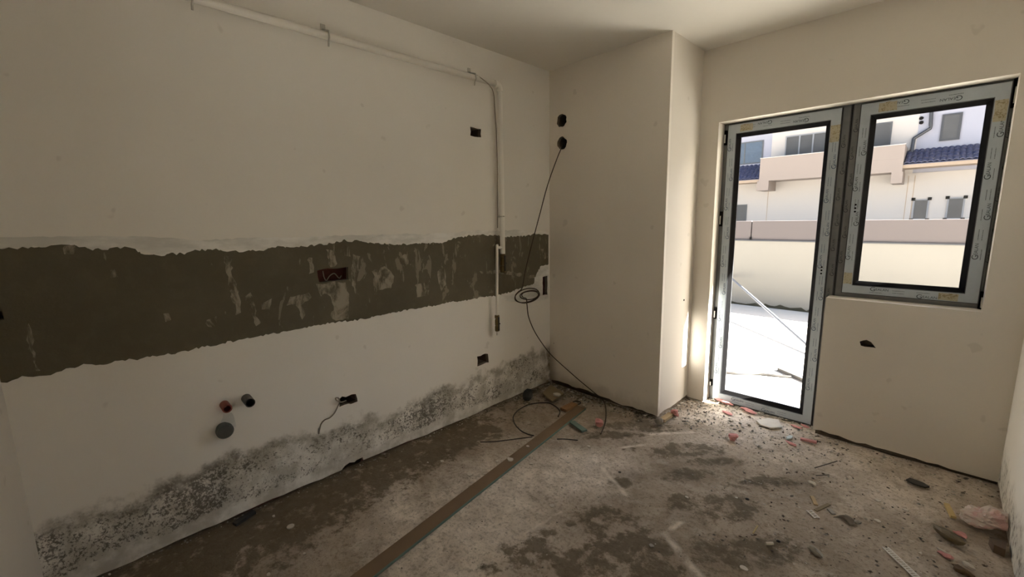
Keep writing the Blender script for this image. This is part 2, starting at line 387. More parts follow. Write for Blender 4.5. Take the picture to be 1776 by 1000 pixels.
# outside
t = NT('yard_concrete'); f = t.noise(1.2, 6, .6); M['yard'] = t.done(t.mix(f, (.40, .375, .33, 1), (.48, .45, .40, 1)), .9, t.noise(20, 4), .2)
M['cream'] = plain('cream_render', (0.227, 0.207, 0.176, 1), .9, .03, 2)
M['pinkish'] = plain('pinkish_render', (0.110, 0.091, 0.087, 1), .9, .03, 2)
M['facade_white'] = plain('white_render', (0.226, 0.222, 0.259, 1), .9, .02, 2)
M['facade_cream'] = plain('pale_cream_render', (0.334, 0.302, 0.280, 1), .9, .02, 2)
M['peach'] = plain('peach_render', (0.197, 0.157, 0.134, 1), .9, .02, 2)
M['eave_tan'] = plain('tan_eave_boards', (0.255, 0.188, 0.134, 1), .9, .05, 4)
M['tile'] = plain('blue_black_roof_tile', (.028, .033, .075, 1), .6, .15, 8)
M['downpipe'] = plain('dark_grey_metal', (.018, .018, .022, 1), .5, .05)
M['far_glass'] = plain('dark_window_glass', (.075, .072, .072, 1), .35, .25, 3, spec=.2)
M['far_glass_blue_refl'] = plain('painted_blue_reflection_glass', (.075, .10, .14, 1), .3, .3, 6, spec=.3)  # blue reflection is put into the pane colour
M['far_frame'] = plain('grey_far_frame', (.05, .051, .056, 1), .6, .05)
M['far_frame_light'] = plain('pale_far_frame', (.17, .17, .18, 1), .6, .05)
M['mesh_white'] = plain('white_bead_plastic', (.82, .80, .76, 1), .6, .05)
M['moss'] = plain('dirt_and_moss', (.05, .044, .024, 1), .95, .3, 30)
M['pole_grey'] = plain('weathered_grey_pole', (.16, .16, .17, 1), .6, .1)
M['batten_grey'] = plain('weathered_batten', (.11, .105, .10, 1), .8, .1)

# ------------------------------------------------------------------ the room shell
def jag(a, b, axis_lo, amp, step, seed):
    """ragged lower plaster edge from coordinate a to b"""
    rnd = random.Random(seed); n = max(2, int(abs(b-a)/step)); out = []; h = .5
    for i in range(n+1):
        h = min(1, max(0, h+rnd.uniform(-.35, .35))); out.append((a+(b-a)*i/n, axis_lo+amp*h))
    return out
def slab(name, plane, c0, c1, outline, mat, parent=None):
    """outline in (horizontal, z); plane 'x' or 'y' at c0 (room face) pushed to c1"""
    if plane == 'x': poly = [(c0, a, z) for a, z in outline]; n = (c1-c0, 0, 0)
    else: poly = [(a, c0, z) for a, z in outline]; n = (0, c1-c0, 0)
    return mobj(name, prism(poly, n), mat, parent)
PL = .03
# left wall
out = jag(Y0-.2, 0.02, .002, .016, .05, 3)+[(0.02, H), (Y0-.2, H)]
wall_left = tag(slab('wall_left', 'x', 0.0, -PL, out, M['wall_left']), 'long plastered wall with grey cement band and mould along its foot', 'wall', kind='structure')
core_left = mobj('masonry_core', box(-.25, -PL, Y0-.25, Y2+.3, -.1, H), M['brick'], wall_left)
def hole_x(x0, y0, x1, y1, amp=.004, seed=0, depth=.2):
    p = [wx(x0, y0), wx(x1, y0), wx(x1, y1), wx(x0, y1)]
    ya, yb = np.mean([p[0][1], p[3][1]]), np.mean([p[1][1], p[2][1]]); za, zb = np.mean([p[3][2], p[2][2]]), np.mean([p[0][2], p[1][2]])
    q = rag([(ya, za), (yb, za), (yb, zb), (ya, zb)], amp, .025, seed)
    return prism([(.05, a, b) for a, b in q], (-depth, 0, 0))
holes_brick = [hole_x(551, 465, 604, 487, .004, 2, .105), hole_x(941, 479, 949, 511, .003, 3, .16)]
holes_dark = [hole_x(816, 222, 834, 237, .003, 1, .19), hole_x(828, 615, 847, 631, .005, 4, .19), hole_x(587, 686, 618, 702, .008, 5, .19), hole_x(596, 800, 630, 821, .012, 6, .19), hole_x(-22, 540, 5, 554, .004, 7, .15)]
cut(core_left, holes_brick, M['brick']); cut(core_left, holes_dark, M['footing'])  # dark lining paints extra shade into the deeper holes
holes = holes_brick+holes_dark
# the bare cement band
top_px = [(6, 431), (40, 429), (80, 424), (128, 425), (160, 430), (200, 428), (232, 427), (245, 438), (265, 441), (318, 437), (332, 431), (398, 433), (449, 434), (468, 428), (513, 427), (545, 423), (561, 422), (596, 415), (618, 417), (660, 421), (692, 423), (740, 421), (766, 419), (787, 411), (828, 406), (862, 407), (877, 409), (909, 408), (927, 405), (951, 406)]
bot_px = [(951, 458), (937, 462), (927, 481), (926, 492), (909, 497), (888, 505), (859, 513), (836, 515), (810, 520), (784, 523), (755, 529), (706, 537), (680, 542), (660, 546), (622, 554), (564, 561), (532, 567), (484, 576), (452, 582), (404, 591), (340, 604), (320, 609), (266, 618), (186, 629), (144, 633), (106, 642), (80, 650), (58, 652), (29, 655), (10, 661)]
def yz(l): return [(max(Y0, min(0, wx(x, y)[1])), wx(x, y)[2]) for x, y in l]
def fray(line, amp, step, seed):
    rnd = random.Random(seed); out = []
    for (a, b) in zip(line[:-1], line[1:]):
        a, b = np.array(a), np.array(b); k = max(1, int(np.linalg.norm(b-a)/step))
        for j in range(k):
            q = a+(b-a)*j/k+np.array([rnd.uniform(-amp, amp)*.5, rnd.uniform(-amp, amp)]); out.append((min(0, max(Y0, q[0])), q[1]))
    return out+[tuple(line[-1])]
T_, B_ = yz(top_px), yz(bot_px)
T_ = [(Y0, T_[0][1])]+T_; B_ = B_+[(Y0, B_[-1][1])]
topl = fray(T_, .006, .012, 11); botl = fray(B_, .006, .011, 12)
band = mobj('cement_band', prism([(-.002, a, b) for a, b in topl+botl], (.004, 0, 0)), M['band'], wall_left)
tag(band, 'dark grey bare cement band')
sk_top_px = [(6, 410), (60, 410), (130, 411), (190, 409), (300, 412), (345, 417), (420, 413), (520, 411), (600, 408), (700, 405), (720, 406), (780, 404), (830, 399), (862, 400), (900, 398), (951, 402)]
S_ = yz(sk_top_px); S_ = [(Y0, S_[0][1])]+S_
skim = mobj('skim_coat', prism([(-.002, a, b) for a, b in fray(S_, .004, .02, 13)+fray([(a, b-.003) for a, b in T_], .008, .013, 77)[::-1]], (.0065, 0, 0)), M['skim'], wall_left)
lowfill = [(951, 458), (937, 462), (927, 481), (926, 492), (909, 497), (885, 505), (860, 514), (880, 522), (918, 524), (951, 518)]
mobj('skim_coat', prism([(-.002, a, b) for a, b in rag(yz(lowfill), .003, .02, 14)], (.0035, 0, 0)), M['skim'], wall_left)
smears = [[(389, 445), (399, 443), (404, 478), (413, 510), (419, 540), (410, 545), (402, 515), (394, 482)],
          [(426, 512), (436, 508), (444, 545), (452, 560), (446, 566), (432, 540)], [(452, 525), (470, 518), (466, 534), (455, 536)],
          [(505, 515), (536, 508), (540, 516), (522, 528), (530, 545), (524, 552), (514, 530), (496, 528)],
          [(548, 492), (580, 488), (600, 490), (606, 520), (604, 552), (582, 556), (572, 548), (580, 530), (568, 508), (556, 512)],
          [(566, 432), (578, 432), (586, 458), (572, 464)], [(534, 446), (541, 448), (546, 470), (536, 476)],
          [(612, 440), (624, 444), (620, 478), (614, 506), (608, 476)], [(596, 424), (604, 426), (606, 446), (599, 444)],
          [(646, 470), (668, 462), (684, 478), (678, 500), (654, 502)], [(690, 446), (706, 440), (712, 456), (698, 466)], [(720, 494), (742, 488), (744, 512), (724, 516)],
          [(44, 560), (48, 560), (58, 600), (68, 642), (60, 645), (52, 605)], [(186, 470), (200, 468), (202, 480), (190, 483)], [(108, 424), (130, 424), (128, 440), (112, 441)],
          [(286, 545), (295, 543), (295, 556), (288, 557)], [(356, 555), (374, 550), (376, 562), (360, 568)], [(832, 470), (870, 468), (905, 474), (928, 478), (926, 483), (900, 479), (866, 474), (834, 475)],
          [(758, 470), (770, 464), (774, 492), (764, 506)], [(938, 432), (946, 428), (950, 444), (942, 450)]]
for i, s in enumerate(smears):
    mobj('plaster_smear', prism([(.0018, a, b) for a, b in rag(yz(s), .006, .018, 40+i)], (.0012, 0, 0)), M['smear'], wall_left)
mobj('plaster_smear', prism([(-.002, a, b) for a, b in rag(yz([(386, 714), (402, 714), (410, 740), (382, 742)]), .004, .02, 70)], (.0028, 0, 0)), M['skim'], wall_left)
for o_ in [wall_left, band]+[c for c in wall_left.children if c.name.startswith(('plaster_smear', 'skim_coat'))]:
    cut(o_, holes, M['cutedge'])

# column box in the corner (pipe chase)
out = jag(0.0, XC, .012, .03, .04, 5)+[(XC, H), (0.0, H)]
wall_column = tag(slab('wall_column', 'y', 0.0, PL, out, M['wall_column']), 'plastered corner pipe chase with two round holes near its top', 'wall', kind='structure')
out = jag(PL, Y2, .008, .02, .04, 6)+[(Y2, H), (PL, H)]
side = slab('side_face', 'x', XC, XC-PL, out, M['wall'], wall_column)
core_col = mobj('masonry_core', box(0.0, XC-PL, PL, Y2+.3, -.1, H), M['footing'], wall_column)
def disc_y(px, py, r, seed):
    c = wy(px, py, 0.0); rnd = random.Random(seed); pts = []
    for k in range(18):
        a = 2*math.pi*k/18; q = r*rnd.uniform(.9, 1.1); pts.append((c[0]+q*math.cos(a)*1.05, -.05, c[2]+q*math.sin(a)*1.08))
    return prism(pts, (0, .33, 0))
rounds = [disc_y(974, 209, .046, 1), disc_y(974.5, 248, .045, 2)]
cut(wall_column, rounds, M['cutedge']); cut(core_col, rounds, M['footing'])

# window wall
RX0, RX1, RZ, SX, SZ = 1.143, 2.531, 2.096, 1.86, .92
out = ([(XC-.0, .01)]+jag(XC, RX0, .006, .012, .04, 7)[1:]+[(RX0, RZ), (RX1, RZ), (RX1, SZ), (SX, SZ)]+jag(SX, XR, .016, .030, .045, 8)+[(XR, H), (XC, H)])
wall_back = tag(slab('wall_back', 'y', Y2, Y2+.117, out, M['wall']), 'plastered wall around the balcony door and window', 'wall', kind='structure')
sock = [(1491, 592), (1497, 590), (1503, 589), (1511, 593), (1519, 603), (1512, 602), (1500, 601), (1493, 599)]
sock3 = [wy(x, y) for x, y in sock]
cut(wall_back, [prism([(p[0], Y2-.05, p[2]) for p in sock3], (0, .11, 0))], M['footing'])
core = join(box(XC-.03, RX0-.004, Y2+.117, Y2+.3, -.1, H), box(RX1+.02, XR+.25, Y2+.117, Y2+.3, -.1, H), box(RX0-.004, RX1+.02, Y2+.117, Y2+.3, RZ+.03, H), box(SX+.02, RX1+.02, Y2+.117, Y2+.3, -.1, SZ-.02))
mobj('masonry_core', core, M['footing'], wall_back)
mobj('footing_strip', join(box(SX+.012, XR, Y2+.018, Y2+.117, -.1, .10), box(XC, RX0-.012, Y2+.018, Y2+.117, -.1, .06)), M['footing'], wall_back)
# right wall, near-left wall
out = jag(Y0-.2, Y2, .004, .018, .05, 9)+[(Y2, H), (Y0-.2, H)]
wall_right = tag(slab('wall_right', 'x', XR, XR+PL, out, M['wall_right']), 'pale plastered side wall with damp stains at its foot', 'wall', kind='structure')
mobj('masonry_core', box(XR+PL, XR+.25, Y0-.25, Y2+.117, -.1, H), M['footing'], wall_right)
OX0, OX1, OZ = 1.55, 2.50, 2.10          # unseen doorway added behind the camera to let fill light in
out = jag(0.0, OX0, .004, .014, .05, 10)+[(OX0, OZ), (OX1, OZ), (OX1, .01), (XR, .01), (XR, H), (0.0, H)]
wall_front = tag(slab('wall_front', 'y', Y0, Y0-PL, out, M['wall']), 'plain plastered wall meeting the banded wall at a corner', 'wall', kind='structure')
mobj('masonry_core', join(box(0, OX0-.004, Y0-.25, Y0-PL, -.1, H), box(OX1+.004, XR, Y0-.25, Y0-PL, -.1, H), box(OX0-.004, OX1+.004, Y0-.25, Y0-PL, OZ+.004, H)), M['wall'], wall_front)
# added unseen room: plain shell with a sunlit window, there to feed fill light
QX0, QX1, QY0, QY1 = -.6, 4.6, -7.0, Y0-.25
tag(mobj('floor_fill', box(QX0-.2, QX1+.2, QY0-.25, QY1, -.3, -.01), M['yard']), 'bare concrete floor of the unseen room added for fill light', 'floor', kind='structure')
tag(mobj('ceiling_fill', box(QX0-.2, QX1+.2, QY0-.25, QY1, H, H+.2), M['ceiling']), 'plain ceiling of the unseen room added for fill light', 'ceiling', kind='structure')
tag(mobj('wall_fill_left', box(QX0-.2, QX0, QY0-.25, QY1, -.01, H), M['wall']), 'plain side wall of the unseen room added for fill light, banded wall side', 'wall', kind='structure')
tag(mobj('wall_fill_return', join(box(QX0-.2, -.25, QY1, QY1+.2, -.3, H+.2), box(XR+.25, QX1+.2, QY1, QY1+.2, -.3, H+.2)), M['wall']), 'short return walls of the unseen room added for fill light beside the kitchen', 'wall', kind='structure')
GX0, GX1, GZ0, GZ1 = -5.0, -3.85, .95, 2.10
tag(mobj('wall_fill_front', box(QX0-.2, QX1+.2, QY0-.25, QY0, -.01, H), M['wall']), 'plain end wall of the unseen room added for fill light', 'wall', kind='structure')
tag(mobj('wall_fill_right', join(box(QX1, QX1+.25, QY0-.25, GX0, -.01, H), box(QX1, QX1+.25, GX1, QY1, -.01, H), box(QX1, QX1+.25, GX0, GX1, GZ1, H), box(QX1, QX1+.25, GX0, GX1, -.01, GZ0)), M['wall']), 'side wall of the unseen room added for fill light, around its window', 'wall', kind='structure')

ceiling = tag(mobj('ceiling', box(-.25, XR+.25, Y0-.25, Y2+.3, H, H+.2), M['ceiling']), 'plain off-white plastered ceiling', 'ceiling', kind='structure')

# floor with real unevenness and masks
def vnoise(X, Y, sc, seed):
    r = np.random.RandomState(seed).rand(64, 64); x, y = X*sc, Y*sc; xi, yi = np.floor(x).astype(int), np.floor(y).astype(int); fx, fy = x-xi, y-yi
    fx, fy = fx*fx*(3-2*fx), fy*fy*(3-2*fy); g = lambda i, j: r[(xi+i) % 64, (yi+j) % 64]
    return (g(0, 0)*(1-fx)+g(1, 0)*fx)*(1-fy)+(g(0, 1)*(1-fx)+g(1, 1)*fx)*fy
nx, ny = 300, 400
gx, gy = np.meshgrid(np.linspace(-.03, XR+.03, nx), np.linspace(Y0-.03, .64, ny), indexing='ij')
hgt = .010*(vnoise(gx, gy, 3, 1)-.5)+.006*(vnoise(gx, gy, 11, 2)-.5)+.003*(vnoise(gx, gy, 35, 3)-.5)-.004
def blob(px, py, rx_px, ry_px=None, soft=.5):
    c = fl(px, py); ex = fl(px+rx_px, py); ey = fl(px, py+(ry_px or rx_px*.5)); a = (ex-c)[:2]; b = (ey-c)[:2]
    Mx = np.linalg.inv(np.array([[a[0], b[0]], [a[1], b[1]]])); dx, dy = gx-c[0], gy-c[1]
    u = Mx[0, 0]*dx+Mx[0, 1]*dy; v = Mx[1, 0]*dx+Mx[1, 1]*dy; d = np.sqrt(u*u+v*v)
    return np.clip((1+soft-d)/(2*soft), 0, 1)
def seg(p, q, w):
    a, b = fl(*p)[:2], fl(*q)[:2]; d = b-a; L2 = d@d; tt = np.clip(((gx-a[0])*d[0]+(gy-a[1])*d[1])/L2, 0, 1)
    return np.clip(1.4-np.hypot(gx-a[0]-tt*d[0], gy-a[1]-tt*d[1])/w, 0, 1)*(.45+.55*vnoise(gx, gy, 20, 9))
damp = np.zeros_like(gx); pale = np.zeros_like(gx); scr = np.zeros_like(gx)
for b in [(930, 960, 55, 45), (880, 950, 22, 14), (950, 922, 22, 10), (990, 905, 14, 8), (1190, 820, 50, 14), (1110, 738, 70, 14), (1060, 752, 60, 10), (1190, 868, 40, 20), (1075, 835, 22, 12), (1330, 835, 70, 14), (1130, 990, 80, 40), (1060, 960, 50, 40), (850, 985, 20, 12), (1240, 800, 60, 10), (1050, 900, 60, 30), (1100, 950, 90, 45), (1000, 970, 70, 40), (1180, 780, 90, 14), (1260, 880, 80, 30), (1290, 960, 120, 40)]:
    damp = np.maximum(damp, .8*blob(*b))
wl_d = np.clip(1-(gx-.0)/(.46+.16*vnoise(gx, gy, 2.2, 5)), 0, 1)          # brown band beside the left wall
damp = np.maximum(damp, np.minimum(.92, wl_d*2.0)*np.clip((-.5-gy)/.5, .5, 1))
damp = np.maximum(damp, .75*np.clip(1-np.abs(gx-.02)/.06, 0, 1)); damp = np.maximum(damp, .8*np.clip(1-(-gy)/.07, 0, 1)*(gx < XC)*(gy < .02))
for b in [(720, 960, 60, 60), (850, 870, 120, 50), (1000, 830, 70, 30), (820, 930, 150, 60), (900, 830, 130, 40), (770, 980, 120, 60), (1010, 800, 90, 25), (700, 880, 40, 60), (1420, 740, 120, 14), (1250, 720, 90, 14)]:
    pale = np.maximum(pale, 1.0*blob(*b))
for b in [(1240, 712, 60, 10), (1300, 725, 80, 12), (1450, 790, 120, 25), (1600, 850, 140, 40), (1330, 760, 120, 20)]:
    pale = np.maximum(pale, .55*blob(*b))
for p, q, w in [((1152, 922), (1215, 1000), .017), ((1030, 795), (1085, 855), .012), ((1130, 752), (1200, 748), .016), ((1080, 775), (1130, 770), .012), ((1180, 905), (1150, 925), .012), ((905, 925), (985, 880), .007)]:
    scr = np.maximum(scr, seg(p, q, w))
V = np.stack([gx.ravel(), gy.ravel(), hgt.ravel()], 1); idx = np.arange(nx*ny).reshape(nx, ny)
FQ = np.stack([idx[:-1, :-1].ravel(), idx[1:, :-1].ravel(), idx[1:, 1:].ravel(), idx[:-1, 1:].ravel()], 1)
fm = bpy.data.meshes.new('floor'); fm.from_pydata(V.tolist(), [], FQ.tolist()); fm.update(); fm.materials.append(M['floor'])
for nme, arr in (('damp', damp), ('pale', pale), ('scratch', scr)):
    at = fm.attributes.new(nme, 'FLOAT', 'POINT'); at.data.foreach_set('value', arr.ravel().astype(np.float32))
fm.polygons.foreach_set('use_smooth', [True]*len(fm.polygons))
floor = bpy.data.objects.new('floor', fm); COL.objects.link(floor); WORLD_OFF['floor'] = (0, 0, 0)
tag(floor, 'bare dirty concrete screed floor with damp and dusty patches', 'floor', kind='structure')
mobj('slab_edge', box(-.25, XR+.25, Y0-.25, Y2+.3, -.3, -.02), M['footing'], floor)

# ------------------------------------------------------------------ door and window joinery
def ring(outer, inner, ya, yb, ya_in=None):
    """four mitred members between two rectangles (x0,x1,z0,z1); returned bottom, top, left, right"""
    ox0, ox1, oz0, oz1 = outer; ix0, ix1, iz0, iz1 = inner; yi = ya if ya_in is None else ya_in
    def quad(o1, o2, i2, i1):
        v = [(o1[0], ya, o1[1]), (o2[0], ya, o2[1]), (i2[0], yi, i2[1]), (i1[0], yi, i1[1]), (o1[0], yb, o1[1]), (o2[0], yb, o2[1]), (i2[0], yb, i2[1]), (i1[0], yb, i1[1])]
        return v, [(0, 1, 2, 3), (7, 6, 5, 4), (0, 4, 5, 1), (1, 5, 6, 2), (2, 6, 7, 3), (3, 7, 4, 0)]
    b = quad((ox0, oz0), (ox1, oz0), (ix1, iz0), (ix0, iz0)); tp = quad((ox1, oz1), (ox0, oz1), (ix0, iz1), (ix1, iz1))
    l = quad((ox0, oz1), (ox0, oz0), (ix0, iz0), (ix0, iz1)); r = quad((ox1, oz0), (ox1, oz1), (ix1, iz1), (ix1, iz0))
    return b, tp, l, r
def inset(r, a): return (r[0]+a, r[1]-a, r[2]+a, r[3]-a)
fc = bpy.data.curves.new('film_print', 'FONT'); fc.body = 'EALAN'; fc.size = 1.0; fc.extrude = .002
fo = bpy.data.objects.new('film_print', fc); COL.objects.link(fo); bpy.context.view_layer.update()
def text_mesh(body):
    fc.body = body; bpy.context.view_layer.update()
    me = bpy.data.meshes.new_from_object(fo.evaluated_get(bpy.context.evaluated_depsgraph_get()))
    v = np.array([q.co[:] for q in me.vertices]); f = [tuple(p.vertices) for p in me.polygons]; bpy.data.meshes.remove(me); return v, f
G_ = text_mesh('G'); E_ = text_mesh('EALAN'); bpy.data.objects.remove(fo); bpy.data.curves.remove(fc)
gw = G_[0][:, 0].max()*1.7
LOGO = join((G_[0]*np.array([1.6, 1.5, 1])-np.array([0, .12, 0]), G_[1]), (E_[0]*np.array([.85, .85, 1])+np.array([gw, .08, 0]), E_[1]))
LOGO_V = np.array(LOGO[0]); LOGO_V[:, 0] -= LOGO_V[:, 0].mean(); LOGO_V[:, 1] -= (LOGO_V[:, 1].max()+LOGO_V[:, 1].min())/2
LOGO_W = LOGO_V[:, 0].max()-LOGO_V[:, 0].min()
def dash_line(L, h, seed):
    """a row of tiny print too small to read"""
    rnd = random.Random(seed); x = -L/2; parts = []
    while x < L/2:
        w = rnd.uniform(.0015, .004); parts.append(([(x, -h/2, 0), (x+w, -h/2, 0), (x+w, h/2, 0), (x, h/2, 0)], [(0, 1, 2, 3)])); x += w+rnd.uniform(.001, .0025)
    return join(*parts)
def print_strip(p0, p1, yface, seed, length=.085, gap=.21, across=.011, flip=1, off=0.0, small=True):
    """logos set along the member from p0 to p1 (x,z); text runs p0 -> p1"""
    p0, p1 = np.array(p0), np.array(p1); d = p1-p0; L = np.linalg.norm(d); d = d/L; nrm = np.array([-d[1], d[0]])*flip; parts = []
    s = .09+off; k = 0; sc = length/LOGO_W
    while s < L-.06:
        side = across*(1 if k % 2 == 0 else -1); c = p0+d*s+nrm*side
        v = LOGO_V*sc; X = c[0]+v[:, 0]*d[0]+v[:, 1]*nrm[0]; Z = c[1]+v[:, 0]*d[1]+v[:, 1]*nrm[1]
        parts.append((np.stack([X, np.full(len(X), yface-.0004), Z], 1), LOGO[1]))
        if small:
            for q, (ds, da) in enumerate(((.0, -side*.9), (gap*.5, side*.9), (gap*.5, -side*.4))):
                dv, df = dash_line(.055, .0028, seed+k*7+q); dv = np.array(dv); c2 = p0+d*(s+ds)+nrm*da
                if s+ds > L-.06: continue
                parts.append((np.stack([c2[0]+dv[:, 0]*d[0]+dv[:, 1]*nrm[0], np.full(len(dv), yface-.0004), c2[1]+dv[:, 0]*d[1]+dv[:, 1]*nrm[1]], 1), df))
        s += gap; k += 1
    return join(*parts) if parts else None
def joinery(name, label, cat, outer, sash, inner, names, seed):
    FY, SY = .622, .604
    root = tag(empty(name, ((outer[0]+outer[1])/2, FY, outer[2])), label, cat, kind='structure')
    fi = inset(sash, .012)
    mem = [mobj(nm, vf, M['anthracite'], root) for nm, vf in zip(names[:4], ring(outer, fi, FY, FY+.07))]
    fo_, fin = inset(outer, .006), inset(sash, -.003)
    for i, vf in enumerate(ring(fo_, fin, FY-.0008, FY+.0005)): mobj('protective_film', vf, M['film_dark'], mem[i])
    sm_ = [mobj(nm, vf, M['anthracite'], root) for nm, vf in zip(names[4:], ring(sash, inner, SY, SY+.045))]
    for i, vf in enumerate(ring(inset(sash, .004), inset(inner, -.003), SY-.0008, SY+.0005)): mobj('protective_film', vf, M['film'], sm_[i])
    g1 = inset(inner, .024)
    for i, vf in enumerate(ring(inner, g1, SY+.004, SY+.036, SY+.030)): mobj('glazing_bead', vf, M['gasket'], sm_[i])
    for i, vf in enumerate(ring(inner, inset(inner, .012), SY+.046, SY+.078)): mobj('outer_lip', vf, M['anthracite'], sm_[i])
    mobj('pane', box(inner[0]+.002, inner[1]-.002, SY+.0375, SY+.0445, inner[2]+.002, inner[3]-.002), M['glass'], root)
    x0, x1, z0, z1 = [(a+b)/2 for a, b in zip(sash, inner)]
    runs = [((x0+.05, z0), (x1-.05, z0), 1), ((x1-.05, z1), (x0+.05, z1), 1), ((x0, z1-.06), (x0, z0+.06), 1), ((x1, z0+.06), (x1, z1-.06), 1)]
    if cat == 'door': runs[2] = ((x0, z0+.06), (x0, z1-.06), 1)
    else: runs[2] = ((x0, z0+.06), (x0, z1-.06), 1)
    for i, (a, b, f) in enumerate(runs):
        p = print_strip(a, b, SY-.0008, seed+i*31, flip=f, off=.03*i)
        if p: mobj('lettering', p, M['ink_blue'] if cat == 'door' and i != 1 else M['ink'], sm_[i])
    x0, x1, z0, z1 = [(a+b)/2 for a, b in zip(outer, sash)]
    runs = [((x0+.05, z0), (x1-.05, z0), 1), ((x1-.05, z1), (x0+.05, z1), 1), ((x0, z0+.06), (x0, z1-.06), 1), ((x1, z0+.06), (x1, z1-.06), 1)]
    for i, (a, b, f) in enumerate(runs):
        if (cat == 'door' and i in (0, 2)) or (cat != 'door' and i == 0): continue
        p = print_strip(a, b, FY-.0008, seed+200+i*31, length=.075, gap=.16, across=.004, flip=f, off=.04*i, small=False)
        if p: mobj('lettering', p, M['ink'], mem[i])
    return root, mem, sm_, SY, FY
def sticker(parent, a, b, w, y):
    """a, b = ends of the centre line in (x,z)"""
    a, b = np.array(a), np.array(b); d = (b-a)/np.linalg.norm(b-a); n = np.array([-d[1], d[0]])*w/2
    q = rag([a-n, b-n, b+n, a+n], .002, .02, int(abs(a[0]*1000)))
    mobj('sticker', prism([(p[0], y-.0010, p[1]) for p in q], (0, -.0004, 0)), M['sticker'], parent)
D_OUT, D_SASH, D_IN = (1.136, 1.878, -.01, 2.118), (1.171, 1.834, .008, 2.087), (1.230, 1.777, .068, 2.018)
door_1, dmem, dsash, SY, FY = joinery('door_1', 'glazed balcony door in grey frame still wrapped in printed protective film', 'door', D_OUT, D_SASH, D_IN, ['threshold', 'frame_head', 'frame_jamb', 'frame_jamb', 'sash_rail', 'sash_rail', 'sash_stile', 'sash_stile'], 1)
W_OUT, W_SASH, W_IN = (1.882, 2.548, .902, 2.118), (1.920, 2.518, .945, 2.087), (1.973, 2.460, 1.000, 2.015)
window_1, wmem, wsash, SY, FY = joinery('window_1', 'smaller casement window beside the balcony door, frame wrapped in printed film', 'window', W_OUT, W_SASH, W_IN, ['frame_sill', 'frame_head', 'frame_jamb', 'frame_jamb', 'sash_rail', 'sash_rail', 'sash_stile', 'sash_stile'], 500)
mobj('coupling_strip', box(1.876, 1.884, FY+.004, FY+.07, .90, 2.118), M['gasket'], window_1)
sticker(dsash[1], (1.255, 2.052), (1.335, 2.052), .046, SY); sticker(dsash[3], (1.806, 1.985), (1.806, 1.885), .048, SY)
sticker(wsash[1], (2.005, 2.051), (2.085, 2.051), .050, SY); sticker(wsash[3], (2.489, 2.0), (2.489, 1.895), .045, SY)
sticker(wsash[2], (1.946, 1.005), (1.946, 1.075), .042, SY); sticker(wsash[0], (2.36, .972), (2.44, .972), .040, SY)
def hinge(parent, x, z, length, w, y):
    h = mobj('hinge', join(box(x-w/2, x+w/2, y-.012, y+.004, z-length/2, z+length/2), tube([(x, y-.016, z-length/2), (x, y-.016, z+length/2)], .008, 10)), M['gasket'], parent)
    mobj('hinge_pin', tube([(x, y-.026, z-length*.36), (x, y-.026, z+length*.2)], .0055, 8), M['steel'], h)
hinge(window_1, 2.532, 2.025, .14, .026, FY); hinge(window_1, 2.530, .965, .10, .026, FY)
hinge(door_1, 1.156, 2.0, .10, .018, FY); hinge(door_1, 1.156, 1.42, .11, .018, FY); hinge(door_1, 1.156, .70, .09, .018, FY); hinge(door_1, 1.156, .135, .05, .018, FY)
def handle_holes(parent, x, z):
    for k in (-1, 0, 1): mobj('handle_hole', lathe((x, SY-.0008, z+k*.021), (0, -1, 0), [(.0055, 0), (.0055, .0006)], 12), M['gasket'], parent)
handle_holes(dsash[3], 1.806, 1.08); handle_holes(wsash[2], 1.946, 1.475)
fill_win = tag(empty('window_fill', (QX1+.12, (GX0+GX1)/2, GZ0)), 'two-part unseen window added to light the fill room', 'window', kind='structure')  # unseen window, added so sun enters the fill room
for k in range(2):
    a_, b_ = GX0+(GX1-GX0)*k/2, GX0+(GX1-GX0)*(k+1)/2
    for (v_, f_), nm in zip(ring((a_, b_, GZ0, GZ1), inset((a_, b_, GZ0, GZ1), .06), 0, .06), ('sash_rail', 'sash_rail', 'sash_stile', 'sash_stile')):
        mobj(nm, ([(QX1+.10+q[1], q[0], q[2]) for q in v_], f_), M['anthracite'], fill_win)
    mobj('pane', box(QX1+.125, QX1+.132, a_+.05, b_-.05, GZ0+.05, GZ1-.05), M['glass'], fill_win)
# outside step under the door and outside reveal
tag(mobj('trim_1', box(1.10, 1.90, Y2+.19, Y2+.36, -.10, -.012), M['yard']), 'concrete doorstep outside the balcony door', 'doorstep', kind='structure')

# ------------------------------------------------------------------ outside: yard, boundary wall, neighbouring building
tag(mobj('ground_yard', box(-45, 45, Y2+.3, 60, -.4, -.02), M['yard']), 'sunlit pale concrete yard outside the door', 'yard', kind='structure')
GZ = -.02
tag(mobj('ground_outside', box(-45, 45, -60, Y2+.3, -.4, -.31), M['yard']), 'pale concrete ground around the building', 'ground', kind='structure')
tag(mobj('balcony_slab', box(-6, 9, Y2+.3, 1.60, 2.72, 2.90), M['facade_cream']), 'cream balcony slab over the door, on the outer wall', 'balcony slab', kind='structure')
YB = 4.83
bw = tag(empty('boundary_wall', (.5, YB, GZ)), 'low cream boundary wall with pinkish upper panels across the yard', 'wall')
mobj('base_wall', box(-9, 11, YB, YB+.2, GZ, 1.035), M['cream'], bw)
mobj('capping_line', box(-9, 11, YB-.012, YB+.2, 1.035, 1.052), M['far_frame'], bw)
for k, (a, b) in enumerate(((-9, -2.9), (-2.88, .14), (.155, 3.2), (3.215, 6.2), (6.215, 11))):
    mobj('panel', box(a, b, YB+.02, YB+.17, 1.052, 1.352), M['pinkish'], bw)
mobj('panel_bolt', box(.135, .16, YB-.004, YB+.02, 1.055, 1.10), M['gasket'], bw)
rnd = random.Random(5); pts = [(-3, GZ)]; x = -3
